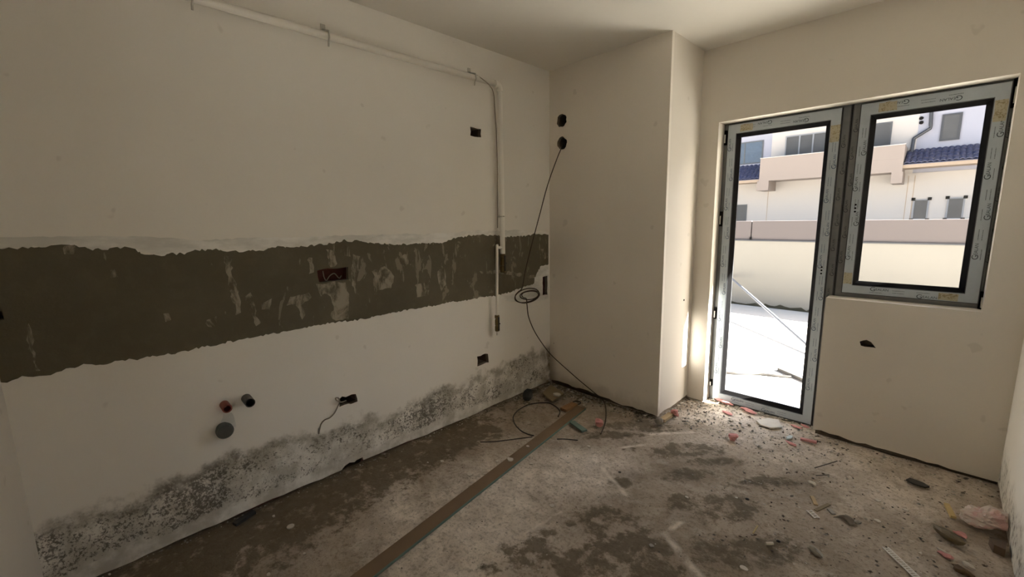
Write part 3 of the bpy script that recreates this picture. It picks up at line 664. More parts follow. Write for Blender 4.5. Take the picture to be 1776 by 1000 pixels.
while x < 4: pts.append((x, GZ+rnd.uniform(.015, .085))); x += .07
pts.append((4, GZ)); mobj('moss_line', prism([(a, YB-.004, b) for a, b in pts], (0, .004, 0)), M['moss'], bw)
a = fl(1425, 620, GZ+.02); b = wy(1264, 478, YB-.03)
tag(mobj('scaffold_pole', tube([a, b], .017, 10), M['pole_grey'], origin=(a+b)/2*np.array([1, 1, 0])+np.array([0, 0, GZ])), 'long white pole leaning from the yard against the boundary wall', 'pole')
cabl = [fl(x, y, GZ+.011) for x, y in ((1235, 643), (1275, 647), (1315, 648), (1345, 651), (1372, 653))]
tag(mobj('yard_cable', tube(spline(cabl), .012, 6), M['cable_black'], origin=cabl[2]), 'thin cable lying straight across the sunlit yard', 'cable')
a, b = fl(1352, 642, GZ), fl(1412, 668, GZ)
tag(mobj('timber_batten', bar(a, b, .05, .03), M['batten_grey'], origin=a), 'short grey batten lying on the yard beside the thin cable', 'batten')

SC = 1.5
YF, YPAR = 22.2, 20.9
bld = tag(empty('apartment_building', (0, YF, GZ)), 'pale two-storey neighbouring building with peach balcony and dark tiled skirt roofs', 'building')
def rectf(x0, y0, x1, y1, Y):
    p, q, r, s = wy(x0, y0, Y), wy(x1, y0, Y), wy(x1, y1, Y), wy(x0, y1, Y)
    return min((p[0]+s[0])/2, (q[0]+r[0])/2), max((p[0]+s[0])/2, (q[0]+r[0])/2), (s[2]+r[2])/2, (p[2]+q[2])/2
Zpb = wy(1425, 307, YPAR)[2]; Zpt = wy(1425, 264.5, YPAR)[2]; Xpl = wy(1318, 290, YPAR)[0]; Xpr = wy(1568, 270, YPAR)[0]; Zbr = wy(1325, 330, YPAR)[2]
mobj('lower_wall', box(-30, 30, YF, YF+.3, GZ, Zpb), M['facade_cream'], bld)
mobj('upper_wall', box(-30, 30, YF+.02, YF+.3, Zpb, Zpb+5.2), M['facade_white'], bld)
mobj('upper_wall_cream', box(Xpl+.1, Xpr+.25, YF+.005, YF+.02, Zpb, Zpb+5.2), M['facade_cream'], bld)
mobj('balcony_floor', box(Xpl+.01, Xpr-.01, YPAR+.01, YF, Zpb+.005, Zpb+.14), M['peach'], bld)
mobj('balcony_parapet', join(box(Xpl, Xpr, YPAR, YPAR+.15, Zpb-.0, Zpt), box(Xpl, Xpl+.15, YPAR+.15, YF, Zpb, Zpt), box(Xpr-.15, Xpr, YPAR+.15, YF, Zpb, Zpt)), M['peach'], bld)
mobj('parapet_coping', join(box(Xpl-.02, Xpr+.02, YPAR-.02, YPAR+.17, Zpt, Zpt+.03)), M['facade_cream'], bld)
for xa, xb in ((1313, 1333), (1545, 1565)):
    x0, x1, z0, z1 = rectf(xa, 300, xb, 330 if xa < 1400 else 317, YPAR)
    mobj('bracket', box(x0, x1, YPAR, YF, Zbr, Zpb), M['peach'], bld)
mobj('eave_slab', box(-30, 30, YF-1.0, YF+.3, Zpb+3.55, Zpb+3.8), M['facade_cream'], bld)
def far_window(px, mat, mull=0, depth=.10, fw=.05, fmat='far_frame'):
    x0, x1, z0, z1 = rectf(*px, YF); y = YF-.003
    f = mobj('window', join(*ring((x0, x1, z0, z1), inset((x0, x1, z0, z1), fw), y-.03, y)), M[fmat], bld)
    i = inset((x0, x1, z0, z1), fw); n = mull+1
    for k in range(n):
        a, b = i[0]+(i[1]-i[0])*k/n, i[0]+(i[1]-i[0])*(k+1)/n
        mobj('pane', box(a+(.03 if k else 0), b-(.03 if k < n-1 else 0), y-.012, y-.004, i[2], i[3]), M[mat], f)
        if k: mobj('mullion', box(a-.03, a+.03, y-.03, y, i[2], i[3]), M[fmat], f)
    return f, (x0, x1, z0, z1)
far_window((1582, 345, 1610, 381), 'far_glass', fmat='far_frame_light'); far_window((1641, 342, 1672, 380), 'far_glass', fmat='far_frame_light'); far_window((1262, 355, 1295, 385), 'far_glass')
far_window((1632, 197, 1667, 243), 'far_glass', fw=.07, fmat='downpipe'); far_window((1512, 213, 1546, 256), 'far_glass'); far_window((1362, 232, 1436, 270), 'far_glass', 2, fmat='far_frame_light')
fw_, r_ = far_window((1262, 247, 1323, 285), 'far_glass_blue_refl', 1)
mobj('window_sill', box(r_[0]-.05, r_[1]+.05, YF-.12, YF, r_[2]-.10, r_[2]-.02), M['facade_white'], fw_)
# corner patches on the two small windows (dark plastic corner guards)
for px in ((1582, 345, 1610, 381), (1641, 342, 1672, 380)):
    x0, x1, z0, z1 = rectf(*px, YF)
    for cx, cz in ((x0, z0), (x1, z0), (x0, z1), (x1, z1)): mobj('corner_guard', box(cx-.06, cx+.06, YF-.05, YF-.034, cz-.06, cz+.06), M['gasket'], bld)
# tiled skirt roofs
tile_mesh = None
def skirt(xa, xb, zl, zh, ylow, cols, rows, name):
    root = mobj('skirt_roof', prism([(xa, ylow, zl), (xb, ylow, zl), (xb, YF, zh), (xa, YF, zh)], (0, 0, -.06)), M['tile'], bld)
    tw = (xb-xa)/cols; rl = 1.0/rows; sl_ = math.hypot(YF-ylow, zh-zl); th = sl_/rows*1.12
    V, Fs, n = [], [], 6
    for j in (0, 1):
        for i in range(n+1):
            u = i/n; V.append((u*tw*.98, 0, .045*math.sin(math.pi*u)+(.04 if j == 0 else .01)))
    V = [(x, (0 if k <= n else th), z) for k, (x, _, z) in enumerate(V)]
    V += [(x, y, z-.03) for x, y, z in V]; m = 2*(n+1)
    for i in range(n): Fs += [(i, i+1, n+2+i, n+1+i), (m+i, m+n+1+i, m+n+2+i, m+i+1), (i, m+i, m+i+1, i+1)]
    me = mesh_data('roof_tile', V, Fs, M['tile']); ang = math.atan2(zh-zl, YF-ylow); base = np.array(WORLD_OFF[root.name])
    for r in range(rows):
        for c in range(cols):
            o = bpy.data.objects.new('roof_tile', me); COL.objects.link(o); o.parent = root
            o.location = tuple(np.array([xa+c*tw, ylow+(YF-ylow)*r*rl, zl+(zh-zl)*r*rl+.005])-base); o.rotation_euler = (ang, 0, 0)
    mobj('eave_board', box(xa-.02, xb+.02, ylow-.02, ylow+.1, zl-.16, zl-.03), M['eave_tan'], root)
    mobj('eave_soffit', box(xa, xb, ylow+.1, YF, zl-.14, zl-.08), M['eave_tan'], root)
Z1 = wy(1690, 281, 21.0)[2]; Z2 = wy(1690, 252, YF)[2]
skirt(Xpr+.02, wy(1760, 270, 21.0)[0], Z1+.12, Z2, 21.0, 17, 4, 'a')
Z1 = wy(1290, 316, 21.0)[2]; Z2 = wy(1290, 287, YF)[2]
skirt(wy(1215, 300, 21.0)[0], Xpl-.02, Z1+.12, Z2, 21.0, 14, 4, 'b')
dp = [wy(1618, 150, YF-.08), wy(1614, 222, YF-.08), wy(1585, 240, YF-.08), wy(1580, 268, YF-.2)]
mobj('downpipe', tube([dp[0], dp[1]+(dp[0]-dp[1])*.05, dp[1], dp[2], dp[2]+(dp[3]-dp[2])*.05, dp[3]], .06, 10), M['downpipe'], bld)
for py in (205, 212.5):
    c = wy(1598, py, YF); mobj('vent_hole', lathe((c[0], YF, c[2]), (0, -1, 0), [(.07, 0), (.07, .03), (.045, .03), (.045, .01)], 14), M['gasket'], bld)
for px in (1332, 1572, 1583):
    c = wy(px, 340, YF); mobj('render_joint', box(c[0]-.012, c[0]+.012, YF-.004, YF, 1.0, Zpb-.1), M['eave_tan'], bld)

# ------------------------------------------------------------------ pipes and cables on the walls
PX = .05
e1 = wx(866, 147, PX); ZP = e1[2]; YP = e1[1]
gas = tag(empty('gas_pipe', (0, YP, 1.2)), 'white painted gas pipe running under the ceiling and down the banded wall', 'pipe')
mobj('horizontal_run', tube([(PX, Y0+.003, ZP), (PX, YP-.03, ZP)], .0185, 14), M['pipe_white'], gas, smooth=True)
arc = [(PX, YP-.03+.03*math.sin(a), ZP-.03+.03*math.cos(a)) for a in np.linspace(0, math.pi/2, 7)]
mobj('elbow', tube([(PX, YP-.045, ZP)]+arc+[(PX, YP, ZP-.045)], .0215, 14), M['pipe_white'], gas, smooth=True)
zv = wx(870, 440, PX)[2]; zv2 = wx(870, 472, PX)[2]
mobj('vertical_run', tube([(PX, YP, ZP-.03), (PX, YP, zv)], .0185, 14), M['pipe_white'], gas, smooth=True)
def valve(yc, zt, zb, r, col):
    v = mobj('valve', lathe((PX, yc, zt), (0, 0, -1), [(r*1.0, 0), (r*1.25, .004), (r*1.25, (zt-zb)*.18), (r*.9, (zt-zb)*.2), (r*1.2, (zt-zb)*.32), (r*1.2, (zt-zb)*.62), (r*.9, (zt-zb)*.64), (r*1.25, (zt-zb)*.7), (r*1.25, (zt-zb)*.97), (r, zt-zb)], 12), M['brass'], gas, smooth=False)
    zm = (zt+zb)/2
    mobj('valve_handle', join(tube([(PX+r, yc, zm), (PX+r*2.0, yc, zm)], .006, 8), box(PX+r*1.7, PX+r*2.1, yc-.008-r*.5, yc+.004-r*.5, zb+.012, zt-.01)), M['valve_black'], v)
valve(YP, zv, zv2, .0175, 'a')
br = wx(862, 436, PX); brb = wx(862, 546, PX); brb2 = wx(862, 574, PX); zb_ = wx(868, 429, PX)[2]
mobj('branch_run', tube(spline([(PX, YP, zb_), (PX, br[1]+.016, zb_), (PX, br[1]+.004, zb_-.004), (PX, br[1], zb_-.016), (PX, brb[1], brb[2])], 5), .0105, 12), M['pipe_white'], gas, smooth=True)
valve(brb[1], brb[2], brb2[2], .0145, 'b')
mobj('capped_end', tube([(PX, brb[1], brb2[2]), (PX, brb[1], brb2[2]-.03)], .009, 10), M['pipe_white'], gas)
def clip(y, z, horiz=True):
    if horiz: v = join(tube([(.005, y, z+.045), (.02, y, z+.035), (PX+.018, y, z+.02), (PX+.022, y, z-.012), (PX+.008, y, z-.03), (PX+.004, y, z-.05)], .0045, 8), box(.0005, .004, y-.012, y+.012, z+.02, z+.07))
    else: v = join(tube([(.005, y+.03, z), (PX, y+.026, z), (PX+.02, y, z), (PX, y-.024, z), (PX-.02, y-.024, z)], .0045, 8), box(.0005, .004, y+.01, y+.05, z-.012, z+.012))
    mobj('clip', v, M['steel'], gas)
c1 = wx(568, 62, PX); c2 = wx(822, 135, PX); clip(c1[1], ZP); clip(c2[1], ZP); c3 = wx(868, 375, PX); clip(YP, c3[2], False)
clip(wx(330, -12, PX)[1], ZP)
pts = [wx(819, 127, .03), wx(826, 130, .05), wx(838, 138, .075), wx(850, 149, .06), wx(856, 162, .015), wx(858, 185, .006), (.006, wx(862, 260, .006)[1], wx(862, 260, .006)[2]), wx(863, 395, .006)]
tag(mobj('thin_cable', tube(spline(pts, 6), .0032, 6), M['cable_pale'], origin=pts[-1]), 'thin grey cable looped over the white pipe beside its elbow', 'cable')

# brown cable: from the lower round hole to the coil and down to the floor
A = wy(975, 252, .03); B0 = wx(917, 505, .04)
ptsA = [A, wy(974, 256, -.012), wx(966, 275, .16), wx(950, 320, .14), wx(936, 372, .11), wx(922, 425, .08), wx(911, 470, .05), wx(906, 498, .03)]
coil = []
cc = wx(918, 512, .03)
for k in range(3*14+5):
    a = 2*math.pi*k/14; rr = .80+.28*math.sin(k*.23+1); coil.append((.022+.008*math.sin(k*.7), cc[1]+.155*rr*math.cos(a+2.4)+.01*math.sin(k*.31), cc[2]+.055*rr*math.sin(a+2.4)+.006*math.cos(k*.43)))
ptsB = [wx(914, 528, .03), wx(917, 550, .03), wx(928, 576, .04), wx(946, 603, .06), wy(962, 621, -.05), wy(1000, 655, -.05), wy(1030, 680, -.05), fl(1047, 695, .006), fl(1051, 715, .006), fl(1049, 735, .006), fl(1042, 752, .006)]
tag(mobj('brown_cable', tube(spline(ptsA+coil+ptsB, 5), .0042, 6), M['cable'], origin=ptsB[-1]), 'thin brown cable hanging from the round hole, coiled once, trailing to the floor', 'cable')
lp = [(926, 755), (917, 753), (903, 746), (892, 733), (891, 720), (903, 708), (922, 700), (948, 698), (963, 704), (971, 713), (968, 722)]
tag(mobj('black_cable', tube(spline([fl(x, y, .006) for x, y in lp], 6), .0042, 6), M['cable_black'], origin=fl(935, 730)), 'thin black cable lying in a wide loop by the corner', 'cable')
lp = [(833, 766), (860, 765), (900, 760), (912, 758.5), (923, 757)]
tag(mobj('black_wire', tube(spline([fl(x, y, .012 if k == 3 else .004) for k, (x, y) in enumerate(lp)], 6), .003, 6), M['cable_black'], origin=fl(880, 763)), 'short black wire lying straight, pointing at the long board', 'wire')
lp = [(966, 761), (980, 761), (1002, 763)]
tag(mobj('black_wire', tube(spline([fl(x, y, .004) for x, y in lp], 6), .003, 6), M['cable_black'], origin=fl(980, 762)), 'short black wire on the far side of the long board, by the green scrap', 'wire')
pts = [wx(600, 694, -.02), wx(592, 697, .012), wx(584, 694, .02), wx(582, 690, .018), wx(587, 690, .022), wx(589, 697, .02), wx(586, 704, .012), wx(580, 716, .008), wx(572, 724, .007), wx(563, 728, .006), wx(557, 735, .005), wx(554, 746, .005), wx(553, 752, .004)]
tag(mobj('grey_wire', tube(spline(pts, 6), .0036, 6), M['cable_grey'], origin=pts[-1]), 'short kinked grey wire hanging out of a dark socket hole', 'wire')
pts = [wx(560, 470, -.04), wx(562, 480, -.01), wx(566, 486, .006), wx(572, 478, .002), wx(580, 474, -.01), wx(588, 482, .004), wx(592, 478, -.02)]
tag(mobj('grey_wire', tube(spline(pts, 6), .0028, 6), M['cable_grey'], origin=pts[2]), 'curled wire ends inside the brick-red recess in the band', 'wire')
# pipe stubs
p = wx(389, 701, 0); tag(mobj('water_stub', ring_tube((-.01, p[1], p[2]), (1, 0, -.05), .020, .015, .070), M['red_pipe'], origin=(0, p[1], p[2])), 'red plastic pipe stub poking out of the wall', 'pipe stub')
p = wx(427, 690, 0); tag(mobj('water_stub', ring_tube((-.01, p[1], p[2]), (1, 0, -.05), .022, .018, .080), M['black_pipe'], origin=(0, p[1], p[2])), 'black plastic pipe stub open at its end', 'pipe stub')
p = wx(387, 742, 0); dr = tag(empty('drain_stub', (0, p[1], p[2])), 'dark grey capped drain pipe below the red stub', 'pipe stub')
mobj('socket', lathe((-.01, p[1], p[2]), (1, 0, -.03), [(.030, 0), (.030, .03), (.036, .032), (.036, .052)], 24), M['grey_pipe'], dr)
mobj('cap', lathe((.038, p[1], p[2]-.001), (1, 0, -.03), [(.033, 0), (.033, .012), (.028, .016), (.012, .0165)], 24), M['grey_pipe'], dr)
# round hole rims in the column keep their dark depth; a small screw hole on its side face
c = wx(1186, 520, XC)
tag(mobj('wall_plug', lathe((XC, c[1], c[2]), (1, 0, 0), [(.007, 0), (.007, .003), (.003, .003)], 10), M['gasket'], origin=c), 'small dark plug on the bright face of the corner chase', 'plug')

# ------------------------------------------------------------------ things lying on the floor
a1, a2 = fl(1000, 704), fl(1016, 711)
n1_, n2_ = fl(612, 1000), fl(652, 1000)
d = (n1_+n2_)/2-(a1+a2)/2; d[2] = 0; d /= np.linalg.norm(d); far_c = (a1+a2)/2; near_c = far_c+d*2.75
gb = tag(empty('board_strip', (far_c+near_c)/2), 'long brown gypsum board strip with green edge lying across the floor', 'board')
BW = .075
s_ = np.array([-d[1], d[0], 0])*BW/2
if np.dot(s_, [1, 0, 0]) < 0: s_ = -s_
mobj('core', prism([far_c-s_*.97, near_c-s_*.97, near_c+s_*.97, far_c+s_*.97], (0, 0, .0105)), M['gypsum'], gb)
mobj('face_paper', prism([far_c-s_+(0, 0, .0105), near_c-s_+(0, 0, .0105), near_c+s_+(0, 0, .0105), far_c+s_+(0, 0, .0105)], (0, 0, .0018)), M['board_brown'], gb)
mobj('green_edge', prism([far_c+s_*.97, near_c+s_*.97, near_c+s_*1.10, far_c+s_*1.10], (0, 0, .0115)), M['board_green'], gb)
def thing(name, vf, mat, label, cat, px, group=None, smooth=False):
    return tag(mobj(name, vf, M[mat], origin=fl(*px), smooth=smooth), label, cat, group)
thing('board_scrap', bar(fl(992, 733), fl(1014, 749), .042, .011, .003), 'board_green', 'small green board scrap beside the long board', 'scrap', (1003, 740))
tc = [fl(941, 683, .02), fl(955, 669, .035), fl(978, 684, .03), fl(958, 698, .015)]
thing('cardboard_square', prism(tc, (0, 0, .012)), 'cardboard', 'square of brown board tilted on rubble in the room corner', 'board', (955, 685))
thing('plaster_blob', flake(fl(966, 685, .048), .034, .026, .012, 21), 'white_chip', 'white plaster blob on the square brown board', 'plaster', (966, 686))
thing('rubber_lump', lump(fl(916, 694), .045, .04, .045, 22, .3), 'black_scrap', 'black rubbery lump against the mouldy wall foot', 'lump', (916, 694))
thing('wood_block', bar(fl(977, 713), fl(997, 703), .06, .018, .004), 'wood_orange', 'orange-brown wood block by the far end of the long board', 'wood', (987, 708))
thing('cable_ring', tube([fl(1000+7*math.cos(a), 698+3*math.sin(a), .008) for a in np.linspace(0, 2*math.pi, 14)], .004, 6), 'cable_black', 'tiny black ring of cable at the foot of the chase', 'cable', (1000, 698))
thing('wood_offcut', bar(fl(1148, 732), fl(1164, 721), .040, .022, .004), 'wood', 'pale wood offcut at the outer corner of the chase', 'wood', (1156, 727))
thing('mortar_lump', lump(fl(1143, 737), .028, .024, .026, 24, .3, 2), 'grey_chip', 'grey mortar lump at the outer corner of the chase', 'lump', (1143, 737))
PK = [((1171, 722), .032, .030, .042, 'pink foam lump resting on the pale wood offcut'), ((1039, 738), .034, .028, .036, 'pink foam lump alone near the green board scrap'), ((1272, 763), .030, .028, .032, 'pink foam lump out on the open floor before the door'),
      ((1259, 716), .040, .018, .010, 'flat pink foam crumb below the door frame corner'), ((1298, 714), .050, .018, .016, 'pink foam strip under the middle of the door frame'), ((1254, 698), .060, .018, .020, 'pink foam strip at the hinge end of the door frame'),
      ((1371, 769), .030, .014, .008, 'thin pink foam crumb in front of the window wall corner'), ((1381, 741), .030, .014, .012, 'pink foam bit below the latch end of the door frame'), ((1396, 740), .028, .014, .012, 'pink foam bit pushed against the window wall'),
      ((1667, 929), .022, .016, .012, 'small pink foam bit next to the plastic film'), ((1639, 965), .024, .02, .012, 'pale pink crumb in the near corner of the floor')]
for i, (px, sx, sy, sz, lb) in enumerate(PK):
    thing('foam_lump', lump(fl(*px), sx, sy, sz*.6, 100+i, .55, 2, -.3), 'pink', lb, 'foam', px, 'pink foam scraps')
thing('foam_strip', bar(fl(1388, 763), fl(1416, 769), .022, .012, .004), 'pink', 'long pink foam strip near the window wall corner', 'foam', (1402, 766), 'pink foam scraps')
thing('plaster_shard', prism([fl(x, y, .006) for x, y in ((1311, 730), (1332, 726), (1350, 729), (1356, 742), (1336, 743), (1320, 738))], (0, 0, .008)), 'white_chip', 'flat white plaster shard in front of the door', 'plaster', (1335, 735))
thing('plaster_shard', prism([fl(x, y, .004) for x, y in ((1363, 759), (1369, 756), (1375, 757), (1373, 761), (1366, 762))], (0, 0, .008)), 'blue_chip', 'small bluish shard near the pink foam strip', 'shard', (1369, 759))
thing('plastic_offcut', prism([fl(x, y, .003) for x, y in ((1571, 833), (1578, 830), (1600, 838), (1612, 845), (1604, 846), (1584, 840))], (0, 0, .008)), 'black_scrap', 'flat black plastic offcut before the window wall', 'scrap', (1592, 838))
def ladder(a, b, w, n, lift, r=.0022):
    a, b = np.array(a)+(0, 0, lift), np.array(b)+(0, 0, lift); d = b-a; L = np.linalg.norm(d); d /= L; s = np.array([-d[1], d[0], 0])*w/2; parts = []
    for q in (-1, 1): parts.append(prism([a+q*s-s*.16, b+q*s-s*.16, b+q*s+s*.16, a+q*s+s*.16], (0, 0, .0025)))
    for k in range(n):
        p = a+d*L*(k+.2)/n; q = a+d*L*(k+.8)/n
        parts.append(tube([p-s, q+s], r, 5)); parts.append(tube([p+s, q-s], r, 5))
    return join(*parts)
thing('mesh_strip', ladder(fl(1535, 950), fl(1600, 1012), .024, 16, .004), 'mesh_white', 'long perforated white plaster bead strip in the foreground', 'mesh strip', (1565, 980))
thing('mesh_strip', ladder(fl(1402, 886), fl(1417, 900), .024, 4, .006), 'mesh_white', 'short perforated white bead offcut beside wood slivers', 'mesh strip', (1410, 893))
thing('wood_sliver', bar(fl(1408, 862), fl(1415, 877), .018, .006, .003), 'wood', 'short pale wood sliver above the perforated offcut', 'wood', (1412, 870))
thing('wood_sliver', bar(fl(1414, 886), fl(1438, 875), .016, .004, .002), 'cardboard', 'thin brown sliver lying crosswise beside the perforated offcut', 'wood', (1427, 880))
thing('wood_sliver', bar(fl(1437, 884), fl(1446, 893), .018, .006, .003), 'grey_chip', 'stubby grey sliver beside the curled shard', 'wood', (1441, 888))
crv = []
for i in range(9):
    u = i/8; p_ = fl(1452+30*u, 897+14*u-4*math.sin(math.pi*u)); crv.append(p_)
V_, F_ = [], []
for i, p_ in enumerate(crv):
    for j in range(6):
        a = math.pi*j/5; V_.append(p_+np.array([.018*math.cos(a)*.8, .018*math.cos(a), .003+.018*math.sin(a)*math.sin(math.pi*(i+.6)/9.2)]))
for i in range(8):
    for j in range(5): F_.append((i*6+j, i*6+j+1, (i+1)*6+j+1, (i+1)*6+j))
thing('curled_shard', (V_, F_), 'dark_stone', 'dark curled shard with pale rim on the dusty floor', 'shard', (1468, 905))
thing('mortar_chip', lump(fl(1487, 908), .018, .010, .009, 31, .3, 1, .6), 'grey_chip', 'pale chip at the end of the curled shard', 'chip', (1487, 908))
thing('mortar_chip', lump(fl(1414, 959), .042, .016, .013, 32, .35, 2, -.55), 'grey_chip', 'long rough mortar chip in the foreground', 'chip', (1414, 959))
thing('mortar_chip', lump(fl(1408, 839), .024, .012, .007, 33, .35, 1, -.3), 'white_chip', 'pale chip on the floor before the window wall', 'chip', (1408, 839))
thing('yellow_stick', bar(fl(1641, 877), fl(1653, 900), .020, .012, .004), 'wood_yellow', 'yellow wood stick near the plastic film', 'wood', (1648, 889))
# crumpled film: thin shell with folds
V_, F_ = lump((0, 0, 0), 1, 1, 1, 55, .45, 4)
V_ = np.array(V_); rs = np.random.RandomState(8)
for k in range(10):
    w_ = rs.normal(size=3)*3.2; V_ = V_*(1+.05*np.abs(np.sin(V_@w_+rs.uniform(0, 6))))[:, None]
ctr = fl(1708, 914); V_ = V_*np.array([.050, .050, .032]); V_[:, 2] -= V_[:, 2].min(); th_ = -.5
V_ = np.stack([V_[:, 0]*math.cos(th_)-V_[:, 1]*math.sin(th_), V_[:, 0]*math.sin(th_)+V_[:, 1]*math.cos(th_), V_[:, 2]], 1)+ctr
V_[:, 0] = np.minimum(V_[:, 0], XR-.004)
thing('plastic_film', (V_, F_), 'bag', 'crumpled pinkish clear plastic film against the side wall', 'plastic', (1702, 917))
thing('olive_scrap', lump(fl(1645, 936), .060, .024, .022, 57, .25, 2, -.55), 'olive', 'olive-brown bottle-like scrap in front of the plastic film', 'scrap', (1645, 936))
thing('brick_scrap', prism([fl(1714, 943), fl(1744, 951), fl(1742, 966), fl(1722, 957)], (0, 0, .036)), 'brown_brick', 'brown brick scrap below the plastic film', 'brick', (1730, 945))
thing('leaf_scrap', lump(fl(1668, 993), .032, .018, .012, 58, .4, 2, -.4), 'brown_scrap', 'dark orange-brown scrap at the bottom corner', 'scrap', (1668, 993))
thing('mortar_chip', lump(fl(1679, 985), .030, .010, .012, 59, .3, 1, -.7), 'white_chip', 'pale chip leaning on the orange-brown scrap', 'chip', (1679, 985))
thing('mortar_chip', lump(fl(1632, 957), .024, .008, .008, 60, .3, 1, -.45), 'white_chip', 'slim white chip between olive scrap and foreground', 'chip', (1632, 957))
thing('white_stub', tube([fl(1328, 942, .008), fl(1341, 942, .008)], .007, 8), 'white_chip', 'white cylindrical stub on dark floor dust', 'stub', (1334, 943))
thing('dark_pebble', lump(fl(1350, 940), .010, .008, .007, 61, .3, 1), 'black_scrap', 'dark pebble beside the white stub', 'pebble', (1350, 940))
thing('dark_pebble', lump(fl(1296, 866), .012, .009, .006, 62, .3, 1), 'black_scrap', 'dark pebble alone on the mid floor', 'pebble', (1296, 866))
thing('dark_pebble', lump(fl(1075, 820), .010, .008, .005, 63, .3, 1), 'dark_stone', 'dark flat pebble at the end of the pale scratch', 'pebble', (1075, 820))
thing('straw', bar(fl(1306, 925), fl(1314, 912), .005, .003, .001), 'wood_yellow', 'thin yellow straw on the dusty floor', 'straw', (1310, 918))
thing('twig', bar(fl(1413, 812), fl(1452, 800), .0045, .004, .002), 'dark_stone', 'dark twig near the window wall corner', 'twig', (1432, 806))
thing('twig', bar(fl(1415, 825), fl(1438, 824), .0045, .004, .002), 'dark_stone', 'short dark twig above the pale chip', 'twig', (1427, 825))
thing('black_stick', bar(fl(407, 911), fl(441, 889), .030, .014, .0), 'black_scrap', 'black plastic stick on the floor beside the mouldy wall', 'stick', (424, 900))
thing('plaster_disc', lathe(fl(504, 913), (0, 0, 1), [(.017, 0), (.017, .004), (.012, .006)], 14), 'white_chip', 'round white disc on the brown floor near the black stick', 'disc', (504, 912))
SP = [(885, 797, .024, 'white plaster splat lying on the long board'), (815, 823, .018, 'white plaster splat beside the long board'), (767, 800, .012, 'elongated white plaster splat between wall and board'), (742, 802, .006, 'tiny white plaster dot between wall and board'),
      (862, 800, .010, 'faint plaster splat touching the board edge'), (921, 804, .012, 'oval plaster splat on pale floor past the board'), (985, 802, .010, 'small plaster splat on the pale floor middle'), (957, 877, .014, 'white plaster splat on the pale floor near the damp patch'),
      (932, 890, .006, 'tiny white plaster dot near the damp patch'), (1021, 774, .012, 'white plaster splat by the dark floor patch'), (915, 774, .012, 'plaster splat on the board, further along'), (475, 895, .008, 'small white fleck left of the round disc'),
      (528, 960, .007, 'small white fleck below the round disc'), (466, 996, .010, 'white fleck at the bottom edge of the floor'), (1191, 862, .010, 'white crumb on the dark mid-floor stain'), (1277, 863, .008, 'white crumb beside the lone dark pebble'), (1522, 868, .012, 'pale fleck before the black plastic offcut'),
      (1570, 884, .012, 'pale fleck left of the yellow stick'), (1522, 903, .014, 'pale crumb right of the curled shard'), (1130, 946, .012, 'grey crumb beside the long floor scratch'), (1290, 985, .016, 'pale crumb at the bottom middle of the floor'), (252, 921, .010, 'pale fleck at the foot of the mouldy wall'), (190, 996, .006, 'white fleck at the bottom left of the floor')]
for i, (x, y, r, lb) in enumerate(SP):
    z = .0125 if 'on the board' in lb or 'on the long board' in lb else .0
    thing('plaster_splat', flake(fl(x, y, z), r*1.1, r*.85, .004 if r < .02 else .005, 200+i), 'white_chip' if 'grey' not in lb else 'grey_chip', lb, 'plaster', (x, y), 'plaster splats on the floor')

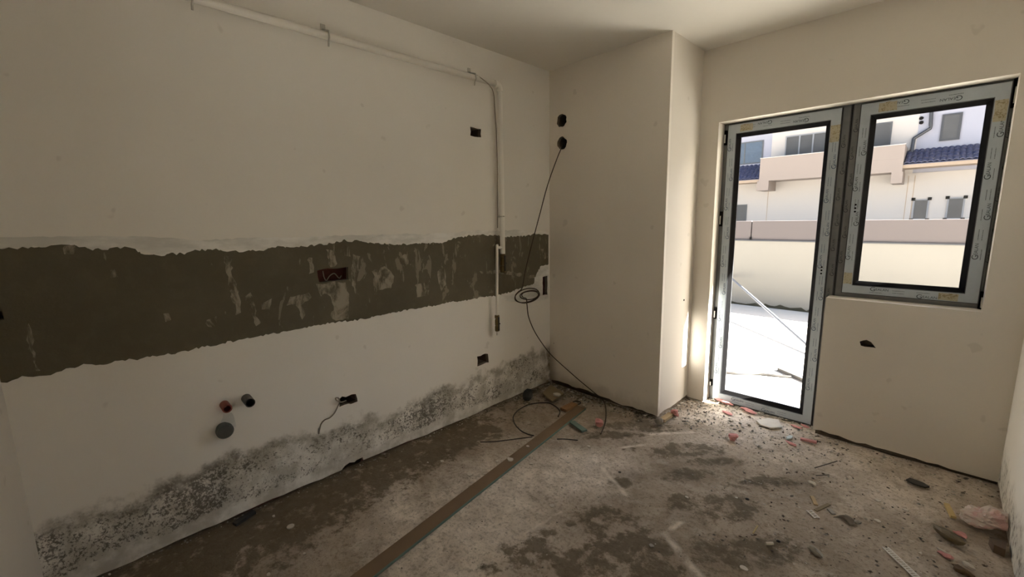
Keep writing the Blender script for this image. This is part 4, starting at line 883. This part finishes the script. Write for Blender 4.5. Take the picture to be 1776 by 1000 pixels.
# loose rubble and grit: nobody could count it
def grit(name, label, cat, areas, mats, seed):
    rnd = np.random.RandomState(seed); base = np.array([(1, 0, 0), (0, 1, 0), (-1, 0, 0), (0, -1, 0), (0, 0, 1), (0, 0, -1)], float)
    fc_ = [(0, 1, 4), (1, 2, 4), (2, 3, 4), (3, 0, 4), (1, 0, 5), (2, 1, 5), (3, 2, 5), (0, 3, 5)]; V, Fs, mi = [], [], []
    for (xa, xb, ya, yb, n, s0, s1, bias) in areas:
        for _ in range(n):
            x, y = rnd.uniform(xa, xb), rnd.uniform(ya, yb); s = s0+(s1-s0)*rnd.rand()**3
            if bias == 'y0': y = ya+(yb-ya)*(1-rnd.rand()**2.2)
            if bias == 'y-': y = ya+(yb-ya)*rnd.rand()**2.2
            if bias == 'x0': x = xa+(xb-xa)*rnd.rand()**2.2
            if (x < XC+.004 and y > -.004) or (y > Y2-.004 and not (RX0 < x < SX)) or x < .004: continue
            if abs((x-far_c[0])*d[1]-(y-far_c[1])*d[0]) < .058 and y < far_c[1]+.02: continue
            if math.hypot(x-ctr[0], y-ctr[1]) < .09: continue
            q = base*rnd.uniform(.6, 1.3, (6, 1))*np.array([s*rnd.uniform(.7, 1.8), s, s*rnd.uniform(.35, .8)]); a = rnd.uniform(0, 6.28)
            q = np.stack([q[:, 0]*math.cos(a)-q[:, 1]*math.sin(a), q[:, 0]*math.sin(a)+q[:, 1]*math.cos(a), q[:, 2]], 1)+np.array([x, y, s*.25])
            n0 = len(V); V.extend(q.tolist()); Fs.extend([tuple(i+n0 for i in f) for f in fc_]); mi += [rnd.choice(len(mats), p=[m_[1] for m_ in mats])]*8
    o = mobj(name, (V, Fs)); 
    for m_, _ in mats: o.data.materials.append(M[m_])
    o.data.polygons.foreach_set('material_index', mi)
    return tag(o, label, cat, kind='stuff')
mx_ = [('grey_chip', .34), ('dark_stone', .42), ('white_chip', .14), ('brown_brick', .10)]
grit('rubble', 'loose dark rubble and grit along the foot of the corner chase', 'rubble', [(.01, XC, -.14, -.005, 620, .003, .013, 'y0'), (.01, .25, -.5, -.005, 260, .003, .012, 'x0'), (.2, .6, -.2, -.01, 130, .004, .015, 'y0'), (.004, .06, -3.0, -.3, 420, .002, .008, 'x0')], mx_, 1)
grit('rubble', 'loose pale rubble and grit in front of the balcony door', 'rubble', [(XC+.01, 1.9, .0, .6, 900, .003, .012, 'y0'), (XC+.01, 1.25, .05, .5, 300, .003, .014, 'x0'), (1.85, XR, .2, .5, 420, .002, .010, 'y0')], [('grey_chip', .50), ('dark_stone', .18), ('white_chip', .27), ('brown_brick', .05)], 2)
grit('grit', 'fine grit and chips scattered over the dirty floor', 'grit', [(.3, XR, -2.4, .3, 1300, .0015, .005, ''), (1.6, XR, -1.0, .3, 900, .002, .008, '')], mx_, 3)
